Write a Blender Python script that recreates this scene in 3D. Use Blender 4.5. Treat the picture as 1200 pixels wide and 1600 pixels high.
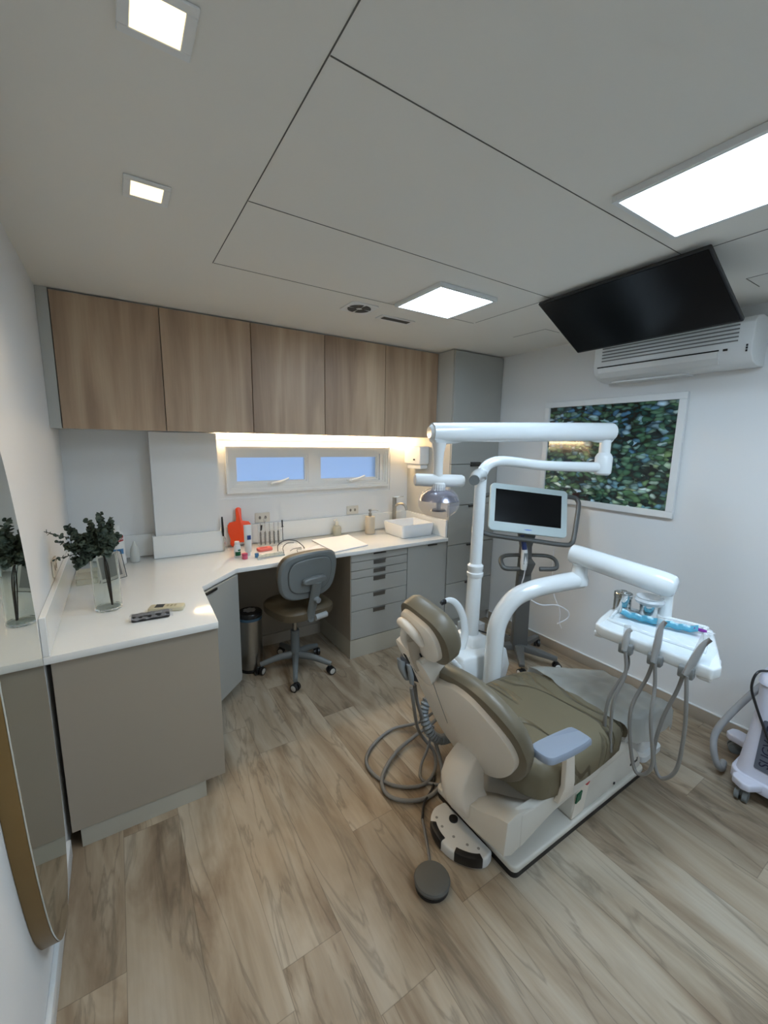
import bpy, bmesh, math, random
from mathutils import Vector, Matrix
random.seed(7)
PI = math.pi
for o in list(bpy.data.objects):
    bpy.data.objects.remove(o, do_unlink=True)
SC = bpy.context.scene
COL = SC.collection

# ------------------------------------------------------------------ camera
H = 2.378          # ceiling height
W = 3.154          # room width (right wall)
CX, CY, CZ = 0.279, -3.184, 1.635
YAW, PITCH, ROLL, FPX = -0.574, -0.166, 0.016, 645.0
fwd = Vector((-math.sin(YAW)*math.cos(PITCH), math.cos(YAW)*math.cos(PITCH), math.sin(PITCH)))
rgt = Vector((math.cos(YAW), math.sin(YAW), 0))
up = rgt.cross(fwd)
R2 = rgt*math.cos(ROLL) + up*math.sin(ROLL)
U2 = -rgt*math.sin(ROLL) + up*math.cos(ROLL)
cam_d = bpy.data.cameras.new('camera')
cam = bpy.data.objects.new('camera', cam_d); COL.objects.link(cam)
cam_d.sensor_fit = 'VERTICAL'; cam_d.sensor_height = 36.0; cam_d.lens = 36.0*FPX/1600.0
cam_d.clip_start = 0.02
mw = Matrix((( R2.x, U2.x, -fwd.x, CX), (R2.y, U2.y, -fwd.y, CY), (R2.z, U2.z, -fwd.z, CZ), (0, 0, 0, 1)))
cam.matrix_world = mw
SC.camera = cam

# ------------------------------------------------------------------ light and exposure
SC.view_settings.view_transform = 'Standard'; SC.view_settings.look = 'None'
SC.view_settings.gamma = 1.0; SC.view_settings.use_curve_mapping = False
SC.view_settings.exposure = 1.10
world = bpy.data.worlds.new('sky'); SC.world = world; world.use_nodes = True
wb = world.node_tree.nodes['Background']
wb.inputs[0].default_value = (0.42, 0.57, 0.84, 1); wb.inputs[1].default_value = 0.62
PANEL_STRENGTH = 11.5      # cool LED ceiling panels
SPOT_STRENGTH = 0.9      # warm recessed downlights
STRIP_STRENGTH = 24.0     # warm LED strip over the window

# ------------------------------------------------------------------ helpers
def lin(c):
    return tuple(((x/255.0)/12.92 if x/255.0 <= 0.04045 else ((x/255.0+0.055)/1.055)**2.4) for x in c)
def mat(name, rgb, rough=0.5, metal=0.0, spec=None, alpha=1.0, trans=0.0, ior=None, coat=0.0, noise=0.0, nscale=60.0, bump=0.0, bscale=200.0, emit=None, es=1.0):
    m = bpy.data.materials.new(name); m.use_nodes = True
    nt = m.node_tree; b = nt.nodes['Principled BSDF']
    c = lin(rgb)
    b.inputs['Base Color'].default_value = (*c, 1)
    b.inputs['Roughness'].default_value = rough; b.inputs['Metallic'].default_value = metal
    if spec is not None: b.inputs['Specular IOR Level'].default_value = spec
    b.inputs['Alpha'].default_value = alpha
    b.inputs['Transmission Weight'].default_value = trans
    if ior: b.inputs['IOR'].default_value = ior
    b.inputs['Coat Weight'].default_value = coat
    tc = nt.nodes.new('ShaderNodeTexCoord')
    if noise > 0:
        n = nt.nodes.new('ShaderNodeTexNoise'); n.inputs['Scale'].default_value = nscale; n.inputs['Detail'].default_value = 4
        mr = nt.nodes.new('ShaderNodeMapRange'); mr.inputs[3].default_value = 1-noise; mr.inputs[4].default_value = 1+noise
        mx = nt.nodes.new('ShaderNodeVectorMath'); mx.operation = 'SCALE'
        rgbn = nt.nodes.new('ShaderNodeRGB'); rgbn.outputs[0].default_value = (*c, 1)
        nt.links.new(tc.outputs['Object'], n.inputs['Vector']); nt.links.new(n.outputs['Fac'], mr.inputs[0])
        nt.links.new(rgbn.outputs[0], mx.inputs[0]); nt.links.new(mr.outputs[0], mx.inputs['Scale'])
        nt.links.new(mx.outputs[0], b.inputs['Base Color'])
    if bump > 0:
        n2 = nt.nodes.new('ShaderNodeTexNoise'); n2.inputs['Scale'].default_value = bscale; n2.inputs['Detail'].default_value = 3
        bp = nt.nodes.new('ShaderNodeBump'); bp.inputs['Strength'].default_value = bump; bp.inputs['Distance'].default_value = 0.003
        nt.links.new(tc.outputs['Object'], n2.inputs['Vector']); nt.links.new(n2.outputs['Fac'], bp.inputs['Height'])
        nt.links.new(bp.outputs[0], b.inputs['Normal'])
    if emit is not None:
        b.inputs['Emission Color'].default_value = (*emit, 1); b.inputs['Emission Strength'].default_value = es
    return m

def catmull(pts, closed=False, n=6):
    pts = [Vector(p) for p in pts]; out = []
    N = len(pts); rng = N if closed else N-1
    for i in range(rng):
        if closed:
            p0, p1, p2, p3 = pts[(i-1) % N], pts[i], pts[(i+1) % N], pts[(i+2) % N]
        else:
            p1, p2 = pts[i], pts[i+1]
            p0 = pts[i-1] if i > 0 else p1*2-p2
            p3 = pts[i+2] if i+2 < N else p2*2-p1
        for k in range(n):
            t = k/n
            out.append(0.5*((2*p1)+(p2-p0)*t+(2*p0-5*p1+4*p2-p3)*t*t+(3*p1-p0-3*p2+p3)*t**3))
    if not closed: out.append(pts[-1])
    return out

ORG = {}
def frame(o, x, y, z):
    x, y, z = Vector(x).normalized(), Vector(y).normalized(), Vector(z).normalized()
    return Matrix(((x.x, y.x, z.x, o[0]), (x.y, y.y, z.y, o[1]), (x.z, y.z, z.z, o[2]), (0, 0, 0, 1)))

class MB:
    def __init__(self, M=None):
        self.bm = bmesh.new(); self.M = M or Matrix.Identity(4)
    def v(self, p): return self.bm.verts.new(self.M @ Vector(p))
    def face(self, vs):
        try: return self.bm.faces.new(vs)
        except ValueError: return None
    def rings(self, rs, cap=True, closed=True):
        vr = [[self.v(p) for p in r] for r in rs]
        n = len(vr[0])
        for a, b in zip(vr, vr[1:]):
            for i in range(n if closed else n-1):
                self.face([a[i], a[(i+1) % n], b[(i+1) % n], b[i]])
        if cap:
            self.face(list(reversed(vr[0]))); self.face(vr[-1])
        return self
    def box(self, x0, x1, y0, y1, z0, z1):
        return self.rings([[(x0, y0, z0), (x1, y0, z0), (x1, y1, z0), (x0, y1, z0)], [(x0, y0, z1), (x1, y0, z1), (x1, y1, z1), (x0, y1, z1)]])
    def prism(self, poly, lo, hi, axis='z'):
        def P(a, b, h):
            return (a, b, h) if axis == 'z' else ((a, h, b) if axis == 'y' else (h, a, b))
        return self.rings([[P(a, b, lo) for a, b in poly], [P(a, b, hi) for a, b in poly]])
    def cyl(self, p0, p1, r0, r1=None, n=20, cap=True):
        p0, p1 = Vector(p0), Vector(p1); r1 = r0 if r1 is None else r1
        d = (p1-p0).normalized(); a = Vector((0, 0, 1)) if abs(d.z) < 0.9 else Vector((1, 0, 0))
        u = d.cross(a).normalized(); w = d.cross(u)
        R = lambda c, r: [c+(u*math.cos(2*PI*i/n)+w*math.sin(2*PI*i/n))*r for i in range(n)]
        return self.rings([R(p0, r0), R(p1, r1)], cap)
    def tube(self, pts, r, n=12, smooth=6, ell=1.0, cap=True):
        P = catmull(pts, n=smooth) if smooth else [Vector(p) for p in pts]
        m = len(P); rr = r if isinstance(r, (list, tuple)) else None
        rs = []; u = None
        for i, p in enumerate(P):
            d = (P[min(i+1, m-1)]-P[max(i-1, 0)]).normalized()
            if u is None:
                a = Vector((0, 0, 1)) if abs(d.z) < 0.9 else Vector((1, 0, 0)); u = a-d*a.dot(d); u.normalize()
            else:
                u = u-d*u.dot(d); u.normalize()
            w = d.cross(u)
            if rr:
                f = i/(m-1)*(len(rr)-1); k = min(int(f), len(rr)-2); ra = rr[k]+(rr[k+1]-rr[k])*(f-k)
            else: ra = r
            rs.append([p+(u*math.cos(2*PI*j/n)+w*math.sin(2*PI*j/n)*ell)*ra for j in range(n)])
        return self.rings(rs, cap)
    def lathe(self, prof, c=(0, 0, 0), n=28, cap=True):
        c = Vector(c)
        return self.rings([[c+Vector((r*math.cos(2*PI*i/n), r*math.sin(2*PI*i/n), z)) for i in range(n)] for r, z in prof], cap)
    def ball(self, c, rx, ry=None, rz=None, n=20, m=12):
        ry = ry or rx; rz = rz or rx; c = Vector(c)
        rs = []
        for k in range(m+1):
            t = -PI/2+PI*k/m; q = max(math.cos(t), 0.02)
            rs.append([c+Vector((rx*q*math.cos(2*PI*i/n), ry*q*math.sin(2*PI*i/n), rz*math.sin(t))) for i in range(n)])
        return self.rings(rs)
    def pillow(self, outline, levels, smooth=5, bend=None):
        P = catmull([(a, b, 0) for a, b in outline], True, smooth) if smooth else [Vector((a, b, 0)) for a, b in outline]
        xs = [p.x for p in P]; ys = [p.y for p in P]
        cx, cy = (min(xs)+max(xs))/2, (min(ys)+max(ys))/2; hx, hy = (max(xs)-min(xs))/2, (max(ys)-min(ys))/2
        rs = []
        for z, ins in levels:
            fx, fy = max(1-ins/hx, 0.02), max(1-ins/hy, 0.02)
            r = []
            for p in P:
                x, y = cx+(p.x-cx)*fx, cy+(p.y-cy)*fy
                r.append((x, y, z+(bend(x, y) if bend else 0)))
            rs.append(r)
        return self.rings(rs)
    def sheet(self, fn, nu, nv, th=0.0):
        g = [[self.v(fn(i/nu, j/nv)) for j in range(nv+1)] for i in range(nu+1)]
        for i in range(nu):
            for j in range(nv): self.face([g[i][j], g[i+1][j], g[i+1][j+1], g[i][j+1]])
        if th:
            geo = bmesh.ops.solidify(self.bm, geom=list(self.bm.faces), thickness=th)
        return self
    def bevel(self, w, seg=2, ang=35):
        bmesh.ops.recalc_face_normals(self.bm, faces=self.bm.faces)
        es = [e for e in self.bm.edges if len(e.link_faces) == 2 and e.calc_face_angle(0) > math.radians(ang)]
        bmesh.ops.bevel(self.bm, geom=es, offset=w, segments=seg, affect='EDGES', profile=0.5, clamp_overlap=True)
        return self
    def build(self, name, m, parent=None, origin=None, smooth=True, ang=38):
        bmesh.ops.recalc_face_normals(self.bm, faces=self.bm.faces)
        me = bpy.data.meshes.new(name)
        o = bpy.data.objects.new(name, me); COL.objects.link(o)
        org = ORG[parent] if parent is not None else Vector(origin or (0, 0, 0))
        if org.length > 0: bmesh.ops.translate(self.bm, vec=-org, verts=self.bm.verts)
        self.bm.to_mesh(me); self.bm.free()
        me.materials.append(m)
        if smooth:
            for p in me.polygons: p.use_smooth = True
            me.set_sharp_from_angle(angle=math.radians(ang))
        if parent is not None: o.parent = parent
        else: o.location = org
        ORG[o] = org
        return o
def tag(o, label=None, cat=None, group=None, kind=None):
    if label: o['label'] = label
    if cat: o['category'] = cat
    if group: o['group'] = group
    if kind: o['kind'] = kind
    return o
def thing(name, loc, label, cat, group=None):
    o = bpy.data.objects.new(name, None); COL.objects.link(o); o.location = loc; ORG[o] = Vector(loc)
    o.empty_display_size = 0.05
    return tag(o, label, cat, group)
def struct(mb, name, m, parent=None, **k):
    o = mb.build(name, m, parent, **k)
    o['kind'] = 'structure'
    return o
def rrect(x0, x1, y0, y1, r, n=4):
    pts = []
    for cx, cy, a in ((x1-r, y1-r, 0), (x0+r, y1-r, 90), (x0+r, y0+r, 180), (x1-r, y0+r, 270)):
        for k in range(n+1):
            t = math.radians(a+90*k/n); pts.append((cx+r*math.cos(t), cy+r*math.sin(t)))
    return pts
def write(name, txt, m, M, size, parent, ext=0.0006):
    """lettering as a real mesh; M maps x->reading direction, y->up, z->out of surface"""
    cu = bpy.data.curves.new(name, 'FONT'); cu.body = txt; cu.size = size; cu.extrude = ext
    cu.align_x = 'CENTER'; cu.align_y = 'CENTER'
    t = bpy.data.objects.new(name+'_curve', cu); COL.objects.link(t)
    dg = bpy.context.evaluated_depsgraph_get()
    me = bpy.data.meshes.new_from_object(t.evaluated_get(dg))
    bpy.data.objects.remove(t, do_unlink=True)
    me.transform(M); me.transform(Matrix.Translation(-ORG[parent]))
    me.materials.clear(); me.materials.append(m)
    o = bpy.data.objects.new(name, me); COL.objects.link(o); o.parent = parent; ORG[o] = ORG[parent]
    return o

# ------------------------------------------------------------------ node materials
def nodes(m): return m.node_tree.nodes, m.node_tree.links
def floor_mat():
    m = bpy.data.materials.new('wood_plank_floor'); m.use_nodes = True
    N, L = nodes(m); b = N['Principled BSDF']
    tc = N.new('ShaderNodeTexCoord'); sp = N.new('ShaderNodeSeparateXYZ'); L.new(tc.outputs['Object'], sp.inputs[0])
    def M(op, a, b_=None, c=None):
        n = N.new('ShaderNodeMath'); n.operation = op
        for i, x in enumerate((a, b_, c)):
            if x is None: continue
            if isinstance(x, (int, float)): n.inputs[i].default_value = x
            else: L.new(x, n.inputs[i])
        return n.outputs[0]
    PW, PL = 0.205, 1.2
    u = M('DIVIDE', M('ADD', sp.outputs[0], 0.02), PW); ui = M('FLOOR', u); uf = M('SUBTRACT', u, ui)
    wn = N.new('ShaderNodeTexWhiteNoise'); wn.noise_dimensions = '1D'; L.new(ui, wn.inputs['W'])
    v = M('DIVIDE', M('ADD', sp.outputs[1], M('MULTIPLY', wn.outputs['Value'], PL)), PL); vi = M('FLOOR', v); vf = M('SUBTRACT', v, vi)
    pid = M('ADD', M('MULTIPLY', ui, 17.31), M('MULTIPLY', vi, 5.77))
    wn2 = N.new('ShaderNodeTexWhiteNoise'); wn2.noise_dimensions = '1D'; L.new(pid, wn2.inputs['W'])
    cmb = N.new('ShaderNodeCombineXYZ')
    off = M('MULTIPLY', wn2.outputs['Value'], 40.0)
    L.new(M('ADD', M('MULTIPLY', sp.outputs[0], 3.4), off), cmb.inputs[0]); L.new(M('ADD', M('MULTIPLY', sp.outputs[1], 0.8), off), cmb.inputs[1]); L.new(off, cmb.inputs[2])
    n1 = N.new('ShaderNodeTexNoise'); n1.inputs['Scale'].default_value = 1.5; n1.inputs['Detail'].default_value = 5; n1.inputs['Roughness'].default_value = 0.55; n1.inputs['Distortion'].default_value = 0.9
    L.new(cmb.outputs[0], n1.inputs['Vector'])
    cr = N.new('ShaderNodeValToRGB'); e = cr.color_ramp.elements
    e[0].position = 0.30; e[0].color = (*lin((116, 97, 78)), 1)
    e[1].position = 0.72; e[1].color = (*lin((178, 165, 146)), 1)
    q = e.new(0.42); q.color = (*lin((143, 125, 103)), 1)
    q = e.new(0.54); q.color = (*lin((165, 149, 127)), 1)
    L.new(n1.outputs['Fac'], cr.inputs[0])
    # fine dark veins
    n2 = N.new('ShaderNodeTexNoise'); n2.inputs['Scale'].default_value = 1.2; n2.inputs['Detail'].default_value = 6; n2.inputs['Distortion'].default_value = 1.4
    cm2 = N.new('ShaderNodeCombineXYZ'); L.new(M('ADD', M('MULTIPLY', sp.outputs[0], 5.0), off), cm2.inputs[0]); L.new(M('ADD', M('MULTIPLY', sp.outputs[1], 0.75), off), cm2.inputs[1])
    L.new(cm2.outputs[0], n2.inputs['Vector'])
    vein = M('ABSOLUTE', M('SUBTRACT', n2.outputs['Fac'], 0.5))
    mr = N.new('ShaderNodeMapRange'); L.new(vein, mr.inputs[0]); mr.inputs[1].default_value = 0.0; mr.inputs[2].default_value = 0.028; mr.inputs[3].default_value = 0.70; mr.inputs[4].default_value = 1.0
    # streaky fine grain
    n3 = N.new('ShaderNodeTexNoise'); n3.inputs['Scale'].default_value = 6; n3.inputs['Detail'].default_value = 4
    cm3 = N.new('ShaderNodeCombineXYZ'); L.new(M('MULTIPLY', sp.outputs[0], 14.0), cm3.inputs[0]); L.new(sp.outputs[1], cm3.inputs[1]); L.new(off, cm3.inputs[2]); L.new(cm3.outputs[0], n3.inputs['Vector'])
    mr3 = N.new('ShaderNodeMapRange'); L.new(n3.outputs['Fac'], mr3.inputs[0]); mr3.inputs[3].default_value = 0.86; mr3.inputs[4].default_value = 1.12
    # plank tone and seams
    tone = M('ADD', 0.90, M('MULTIPLY', wn2.outputs['Value'], 0.18))
    eu = M('MINIMUM', uf, M('SUBTRACT', 1.0, uf)); ev = M('MINIMUM', vf, M('SUBTRACT', 1.0, vf))
    su = M('GREATER_THAN', eu, 0.006); sv = M('GREATER_THAN', ev, 0.0012)
    seam = M('ADD', 0.72, M('MULTIPLY', M('MULTIPLY', su, sv), 0.28))
    k = M('MULTIPLY', M('MULTIPLY', M('MULTIPLY', mr.outputs[0], mr3.outputs[0]), tone), seam)
    mx = N.new('ShaderNodeVectorMath'); mx.operation = 'SCALE'; L.new(cr.outputs[0], mx.inputs[0]); L.new(k, mx.inputs['Scale'])
    L.new(mx.outputs[0], b.inputs['Base Color'])
    b.inputs['Roughness'].default_value = 0.42; b.inputs['Specular IOR Level'].default_value = 0.35
    bp = N.new('ShaderNodeBump'); bp.inputs['Strength'].default_value = 0.15; bp.inputs['Distance'].default_value = 0.001; L.new(k, bp.inputs['Height']); L.new(bp.outputs[0], b.inputs['Normal'])
    return m
def wood_mat(name):
    m = bpy.data.materials.new(name); m.use_nodes = True
    N, L = nodes(m); b = N['Principled BSDF']
    tc = N.new('ShaderNodeTexCoord'); oi = N.new('ShaderNodeObjectInfo')
    mp = N.new('ShaderNodeMapping'); mp.inputs['Scale'].default_value = (9, 9, 0.9)
    ad = N.new('ShaderNodeVectorMath'); ad.operation = 'ADD'
    sc = N.new('ShaderNodeVectorMath'); sc.operation = 'SCALE'; sc.inputs[0].default_value = (31, 7, 3); L.new(oi.outputs['Random'], sc.inputs['Scale'])
    L.new(tc.outputs['Object'], mp.inputs['Vector']); L.new(mp.outputs[0], ad.inputs[0]); L.new(sc.outputs[0], ad.inputs[1])
    n1 = N.new('ShaderNodeTexNoise'); n1.inputs['Scale'].default_value = 0.9; n1.inputs['Detail'].default_value = 6; n1.inputs['Distortion'].default_value = 0.5
    L.new(ad.outputs[0], n1.inputs['Vector'])
    cr = N.new('ShaderNodeValToRGB'); e = cr.color_ramp.elements
    e[0].position = 0.30; e[0].color = (*lin((146, 118, 94)), 1); e[1].position = 0.72; e[1].color = (*lin((198, 172, 142)), 1)
    q = e.new(0.5); q.color = (*lin((178, 150, 122)), 1)
    L.new(n1.outputs['Fac'], cr.inputs[0])
    mp2 = N.new('ShaderNodeMapping'); mp2.inputs['Scale'].default_value = (120, 120, 3); L.new(tc.outputs['Object'], mp2.inputs['Vector'])
    n2 = N.new('ShaderNodeTexNoise'); n2.inputs['Scale'].default_value = 1.0; n2.inputs['Detail'].default_value = 3; L.new(mp2.outputs[0], n2.inputs['Vector'])
    mr = N.new('ShaderNodeMapRange'); mr.inputs[3].default_value = 0.9; mr.inputs[4].default_value = 1.1; L.new(n2.outputs['Fac'], mr.inputs[0])
    mx = N.new('ShaderNodeVectorMath'); mx.operation = 'SCALE'; L.new(cr.outputs[0], mx.inputs[0]); L.new(mr.outputs[0], mx.inputs['Scale'])
    L.new(mx.outputs[0], b.inputs['Base Color']); b.inputs['Roughness'].default_value = 0.5
    return m
def leaf_print_mat():
    m = bpy.data.materials.new('leaf_painting_print'); m.use_nodes = True
    N, L = nodes(m); b = N['Principled BSDF']
    tc = N.new('ShaderNodeTexCoord'); mp = N.new('ShaderNodeMapping'); mp.inputs['Rotation'].default_value = (0.55, 0, 0); mp.inputs['Scale'].default_value = (1, 22, 38)
    L.new(tc.outputs['Object'], mp.inputs['Vector'])
    nd = N.new('ShaderNodeTexNoise'); nd.inputs['Scale'].default_value = 0.35; L.new(mp.outputs[0], nd.inputs['Vector'])
    ds = N.new('ShaderNodeVectorMath'); ds.operation = 'SCALE'; ds.inputs['Scale'].default_value = 2.6; L.new(nd.outputs['Color'], ds.inputs[0])
    ad = N.new('ShaderNodeVectorMath'); ad.operation = 'ADD'; L.new(mp.outputs[0], ad.inputs[0]); L.new(ds.outputs[0], ad.inputs[1])
    vo = N.new('ShaderNodeTexVoronoi'); vo.inputs['Scale'].default_value = 1.0; L.new(ad.outputs[0], vo.inputs['Vector'])
    sp = N.new('ShaderNodeSeparateColor'); L.new(vo.outputs['Color'], sp.inputs[0])
    cr = N.new('ShaderNodeValToRGB'); e = cr.color_ramp.elements
    e[0].position = 0.0; e[0].color = (*lin((22, 40, 42)), 1); e[1].position = 1.0; e[1].color = (*lin((214, 228, 236)), 1)
    for pz, c in ((0.22, (48, 80, 70)), (0.42, (82, 118, 84)), (0.60, (120, 148, 104)), (0.74, (104, 148, 172)), (0.88, (170, 190, 150))):
        q = e.new(pz); q.color = (*lin(c), 1)
    L.new(sp.outputs[0], cr.inputs[0])
    # light rim on one side of each leaf, dark gap between leaves
    cr2 = N.new('ShaderNodeValToRGB'); f = cr2.color_ramp.elements
    f[0].position = 0.0; f[0].color = (1.5, 1.5, 1.5, 1); f[1].position = 0.72; f[1].color = (0.16, 0.19, 0.20, 1)
    q = f.new(0.38); q.color = (0.9, 0.9, 0.9, 1)
    L.new(vo.outputs['Distance'], cr2.inputs[0])
    mx = N.new('ShaderNodeMix'); mx.data_type = 'RGBA'; mx.blend_type = 'MULTIPLY'; mx.inputs[0].default_value = 1.0
    L.new(cr.outputs[0], mx.inputs[6]); L.new(cr2.outputs[0], mx.inputs[7])
    # brighter yellow-green patch to the far side, dark blue below
    n3 = N.new('ShaderNodeTexNoise'); n3.inputs['Scale'].default_value = 2.2; L.new(tc.outputs['Object'], n3.inputs['Vector'])
    cr3 = N.new('ShaderNodeValToRGB'); g = cr3.color_ramp.elements
    g[0].position = 0.38; g[0].color = (0.5, 0.68, 0.85, 1); g[1].position = 0.66; g[1].color = (1.5, 1.45, 1.15, 1)
    L.new(n3.outputs['Fac'], cr3.inputs[0])
    mx2 = N.new('ShaderNodeMix'); mx2.data_type = 'RGBA'; mx2.blend_type = 'MULTIPLY'; mx2.inputs[0].default_value = 1.0
    L.new(mx.outputs[2], mx2.inputs[6]); L.new(cr3.outputs[0], mx2.inputs[7])
    L.new(mx2.outputs[2], b.inputs['Base Color'])
    b.inputs['Roughness'].default_value = 0.12; b.inputs['Coat Weight'].default_value = 0.6
    return m
def leather_mat(name, rgb, wr=0.6):
    m = mat(name, rgb, rough=0.42, spec=0.4)
    N, L = nodes(m); b = N['Principled BSDF']
    tc = N.new('ShaderNodeTexCoord'); mp = N.new('ShaderNodeMapping'); mp.inputs['Scale'].default_value = (5.5, 2.0, 2); mp.inputs['Rotation'].default_value = (0, 0, 0.5)
    L.new(tc.outputs['Object'], mp.inputs['Vector'])
    n = N.new('ShaderNodeTexNoise'); n.inputs['Scale'].default_value = 1.0; n.inputs['Detail'].default_value = 1.5; n.inputs['Distortion'].default_value = 0.6
    L.new(mp.outputs[0], n.inputs['Vector'])
    s = N.new('ShaderNodeMath'); s.operation = 'SUBTRACT'; s.inputs[1].default_value = 0.5; L.new(n.outputs['Fac'], s.inputs[0])
    a = N.new('ShaderNodeMath'); a.operation = 'ABSOLUTE'; L.new(s.outputs[0], a.inputs[0])
    mr = N.new('ShaderNodeMapRange'); mr.inputs[2].default_value = 0.03; L.new(a.outputs[0], mr.inputs[0])
    bp = N.new('ShaderNodeBump'); bp.inputs['Strength'].default_value = wr; bp.inputs['Distance'].default_value = 0.014
    L.new(mr.outputs[0], bp.inputs['Height']); L.new(bp.outputs[0], b.inputs['Normal'])
    return m

WALL = mat('wall_paint', (224, 224, 222), 0.75, bump=0.06, bscale=350)
CEIL = mat('ceiling_paint', (226, 223, 215), 0.85)
GAP = mat('dark_gap', (40, 38, 35), 0.9)
FLOOR = floor_mat()
TILE = mat('baseboard_tile', (168, 156, 140), 0.45, noise=0.08, nscale=3)
GREY = mat('grey_laminate', (166, 165, 158), 0.5, noise=0.02, nscale=400)
GREYL = mat('pale_grey_laminate', (186, 184, 176), 0.5, noise=0.02, nscale=300)
KICK = mat('warm_grey_kick', (180, 175, 160), 0.5)
TAUPE = mat('taupe_laminate', (160, 149, 134), 0.5, noise=0.02, nscale=400)
WOOD = wood_mat('oak_laminate')
QUARTZ = mat('white_quartz', (232, 233, 230), 0.13, coat=0.3, noise=0.01, nscale=40)
HANDLE = mat('dark_grey_metal', (70, 68, 65), 0.35, 0.6)
WHITE = mat('white_plastic', (222, 223, 221), 0.35)
WHITEG = mat('white_gloss_enamel', (226, 230, 230), 0.18, coat=0.4)
CREAM = mat('cream_plastic', (228, 219, 205), 0.4)
CREAMB = mat('cream_painted_steel', (214, 209, 198), 0.4)
OLIVE = leather_mat('olive_upholstery', (110, 101, 80), 0.25)
OLIVEW = leather_mat('olive_upholstery_wrinkled', (112, 103, 81), 1.0)
OLIVEP = mat('olive_vinyl', (104, 95, 76), 0.42, bump=0.05, bscale=300)
OLIVED = leather_mat('olive_upholstery_side', (100, 88, 66), 0.2)
GREYP = mat('grey_plastic', (118, 122, 122), 0.45)
GREYM = mat('grey_metal_paint', (104, 105, 103), 0.38, 0.3)
BLACK = mat('black_plastic', (24, 24, 25), 0.4)
SCREEN = mat('black_glass_screen', (7, 8, 10), 0.22, spec=0.25)
CHROME = mat('chrome', (205, 205, 203), 0.12, 1.0)
STEEL = mat('brushed_steel', (172, 168, 160), 0.3, 1.0)
GLASS = mat('clear_glass', (245, 250, 248), 0.02, trans=1.0, ior=1.3)
CLEAR = mat('clear_plastic', (235, 240, 242), 0.06, trans=1.0, ior=1.12)
GOLD = mat('brushed_gold', (138, 112, 72), 0.36, 0.85, noise=0.15, nscale=5)
MIRROR = mat('mirror_silver', (205, 208, 200), 0.015, 1.0)
LEAF = mat('eucalyptus_leaf', (62, 76, 64), 0.6, noise=0.3, nscale=30)
STEM = mat('dark_stem', (52, 44, 38), 0.7)
HOSE = mat('grey_rubber_hose', (128, 126, 122), 0.45)
ORANGE = mat('orange_plastic', (235, 72, 14), 0.35)
PAPER = mat('white_paper', (232, 234, 238), 0.8)
BLUEF = mat('blue_sterile_film', (112, 190, 212), 0.2, coat=0.3)
RED = mat('red_plastic', (176, 24, 38), 0.35)
GREEN = mat('green_switch', (18, 92, 62), 0.35)
# ================================================================== ROOM SHELL
YB = -4.6
struct(MB().box(-0.02, W+0.02, YB, 0.16, -0.06, 0.0), 'floor', FLOOR, smooth=False)
struct(MB().box(-0.1, W+0.1, YB-0.1, 0.16, H, H+0.1), 'ceiling', CEIL, smooth=False)
struct(MB().box(-0.1, 0, YB, 0.16, -0.06, H), 'wall_left', WALL, smooth=False)
struct(MB().box(W, W+0.1, YB, 0.16, -0.06, H), 'wall_right', WALL, smooth=False)
struct(MB().box(-0.1, W+0.1, YB-0.1, YB, -0.06, H), 'wall_front', WALL, smooth=False)
OX0, OX1, OZ0, OZ1 = 0.985, 2.285, 1.300, 1.556
w = MB()
w.box(0, OX0, 0, 0.14, 0, H); w.box(OX1, W, 0, 0.14, 0, H); w.box(OX0, OX1, 0, 0.14, 0, OZ0); w.box(OX0, OX1, 0, 0.14, OZ1, H)
struct(w, 'wall_back', WALL, smooth=False)
struct(MB().box(0.462, 0.870, -0.12, -0.0005, 0.8525, 1.682), 'wall_column', WALL, smooth=False)
struct(MB().box(W-0.012, W, YB, -0.61, 0, 0.075).bevel(0.002), 'baseboard_right', TILE)
struct(MB().box(0, 0.014, YB, -1.36, 0, 0.075).bevel(0.002), 'baseboard_left', WHITE)
struct(MB().box(0.014, W-0.012, YB, YB+0.012, 0, 0.075), 'baseboard_front', TILE)
struct(MB().box(0.88, 1.66, -0.062, -0.052, 0, 0.09), 'baseboard_back', TILE)
# white strip on top of the tiled skirting
struct(MB().box(W-0.0145, W, YB, -0.61, 0.0755, 0.081), 'trim_1', WHITE)

# ceiling joints between plasterboard access panels
g = 0.0014
cj = [((0.687-g, 0.687+g, -3.6, -1.18), 'trim_2'), ((2.215-g, 2.215+g, -4.2, -1.20), 'trim_3'), ((0.69, 2.215, -1.183-g, -1.183+g), 'trim_4'),
      ((0.69, 2.215, -1.735-g, -1.735+g), 'trim_5'), ((0.69, 2.215, -2.33-g, -2.33+g), 'trim_6'),
      ((2.68-g, 2.68+g, -1.36, -1.10), 'trim_7'), ((2.68, 2.83, -1.36-g, -1.36+g), 'trim_8'), ((2.687-g, 2.687+g, -3.2, -2.385), 'trim_9'), ((2.687, 2.85, -2.385-g, -2.385+g), 'trim_10')]
for (x0, x1, y0, y1), nm in cj:
    struct(MB().box(x0, x1, y0, y1, H-0.0012, H-0.0001), nm, mat('ceiling_joint_shadow', (96, 94, 88), 0.9) if nm == 'trim_2' else bpy.data.materials['ceiling_joint_shadow'])

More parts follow.
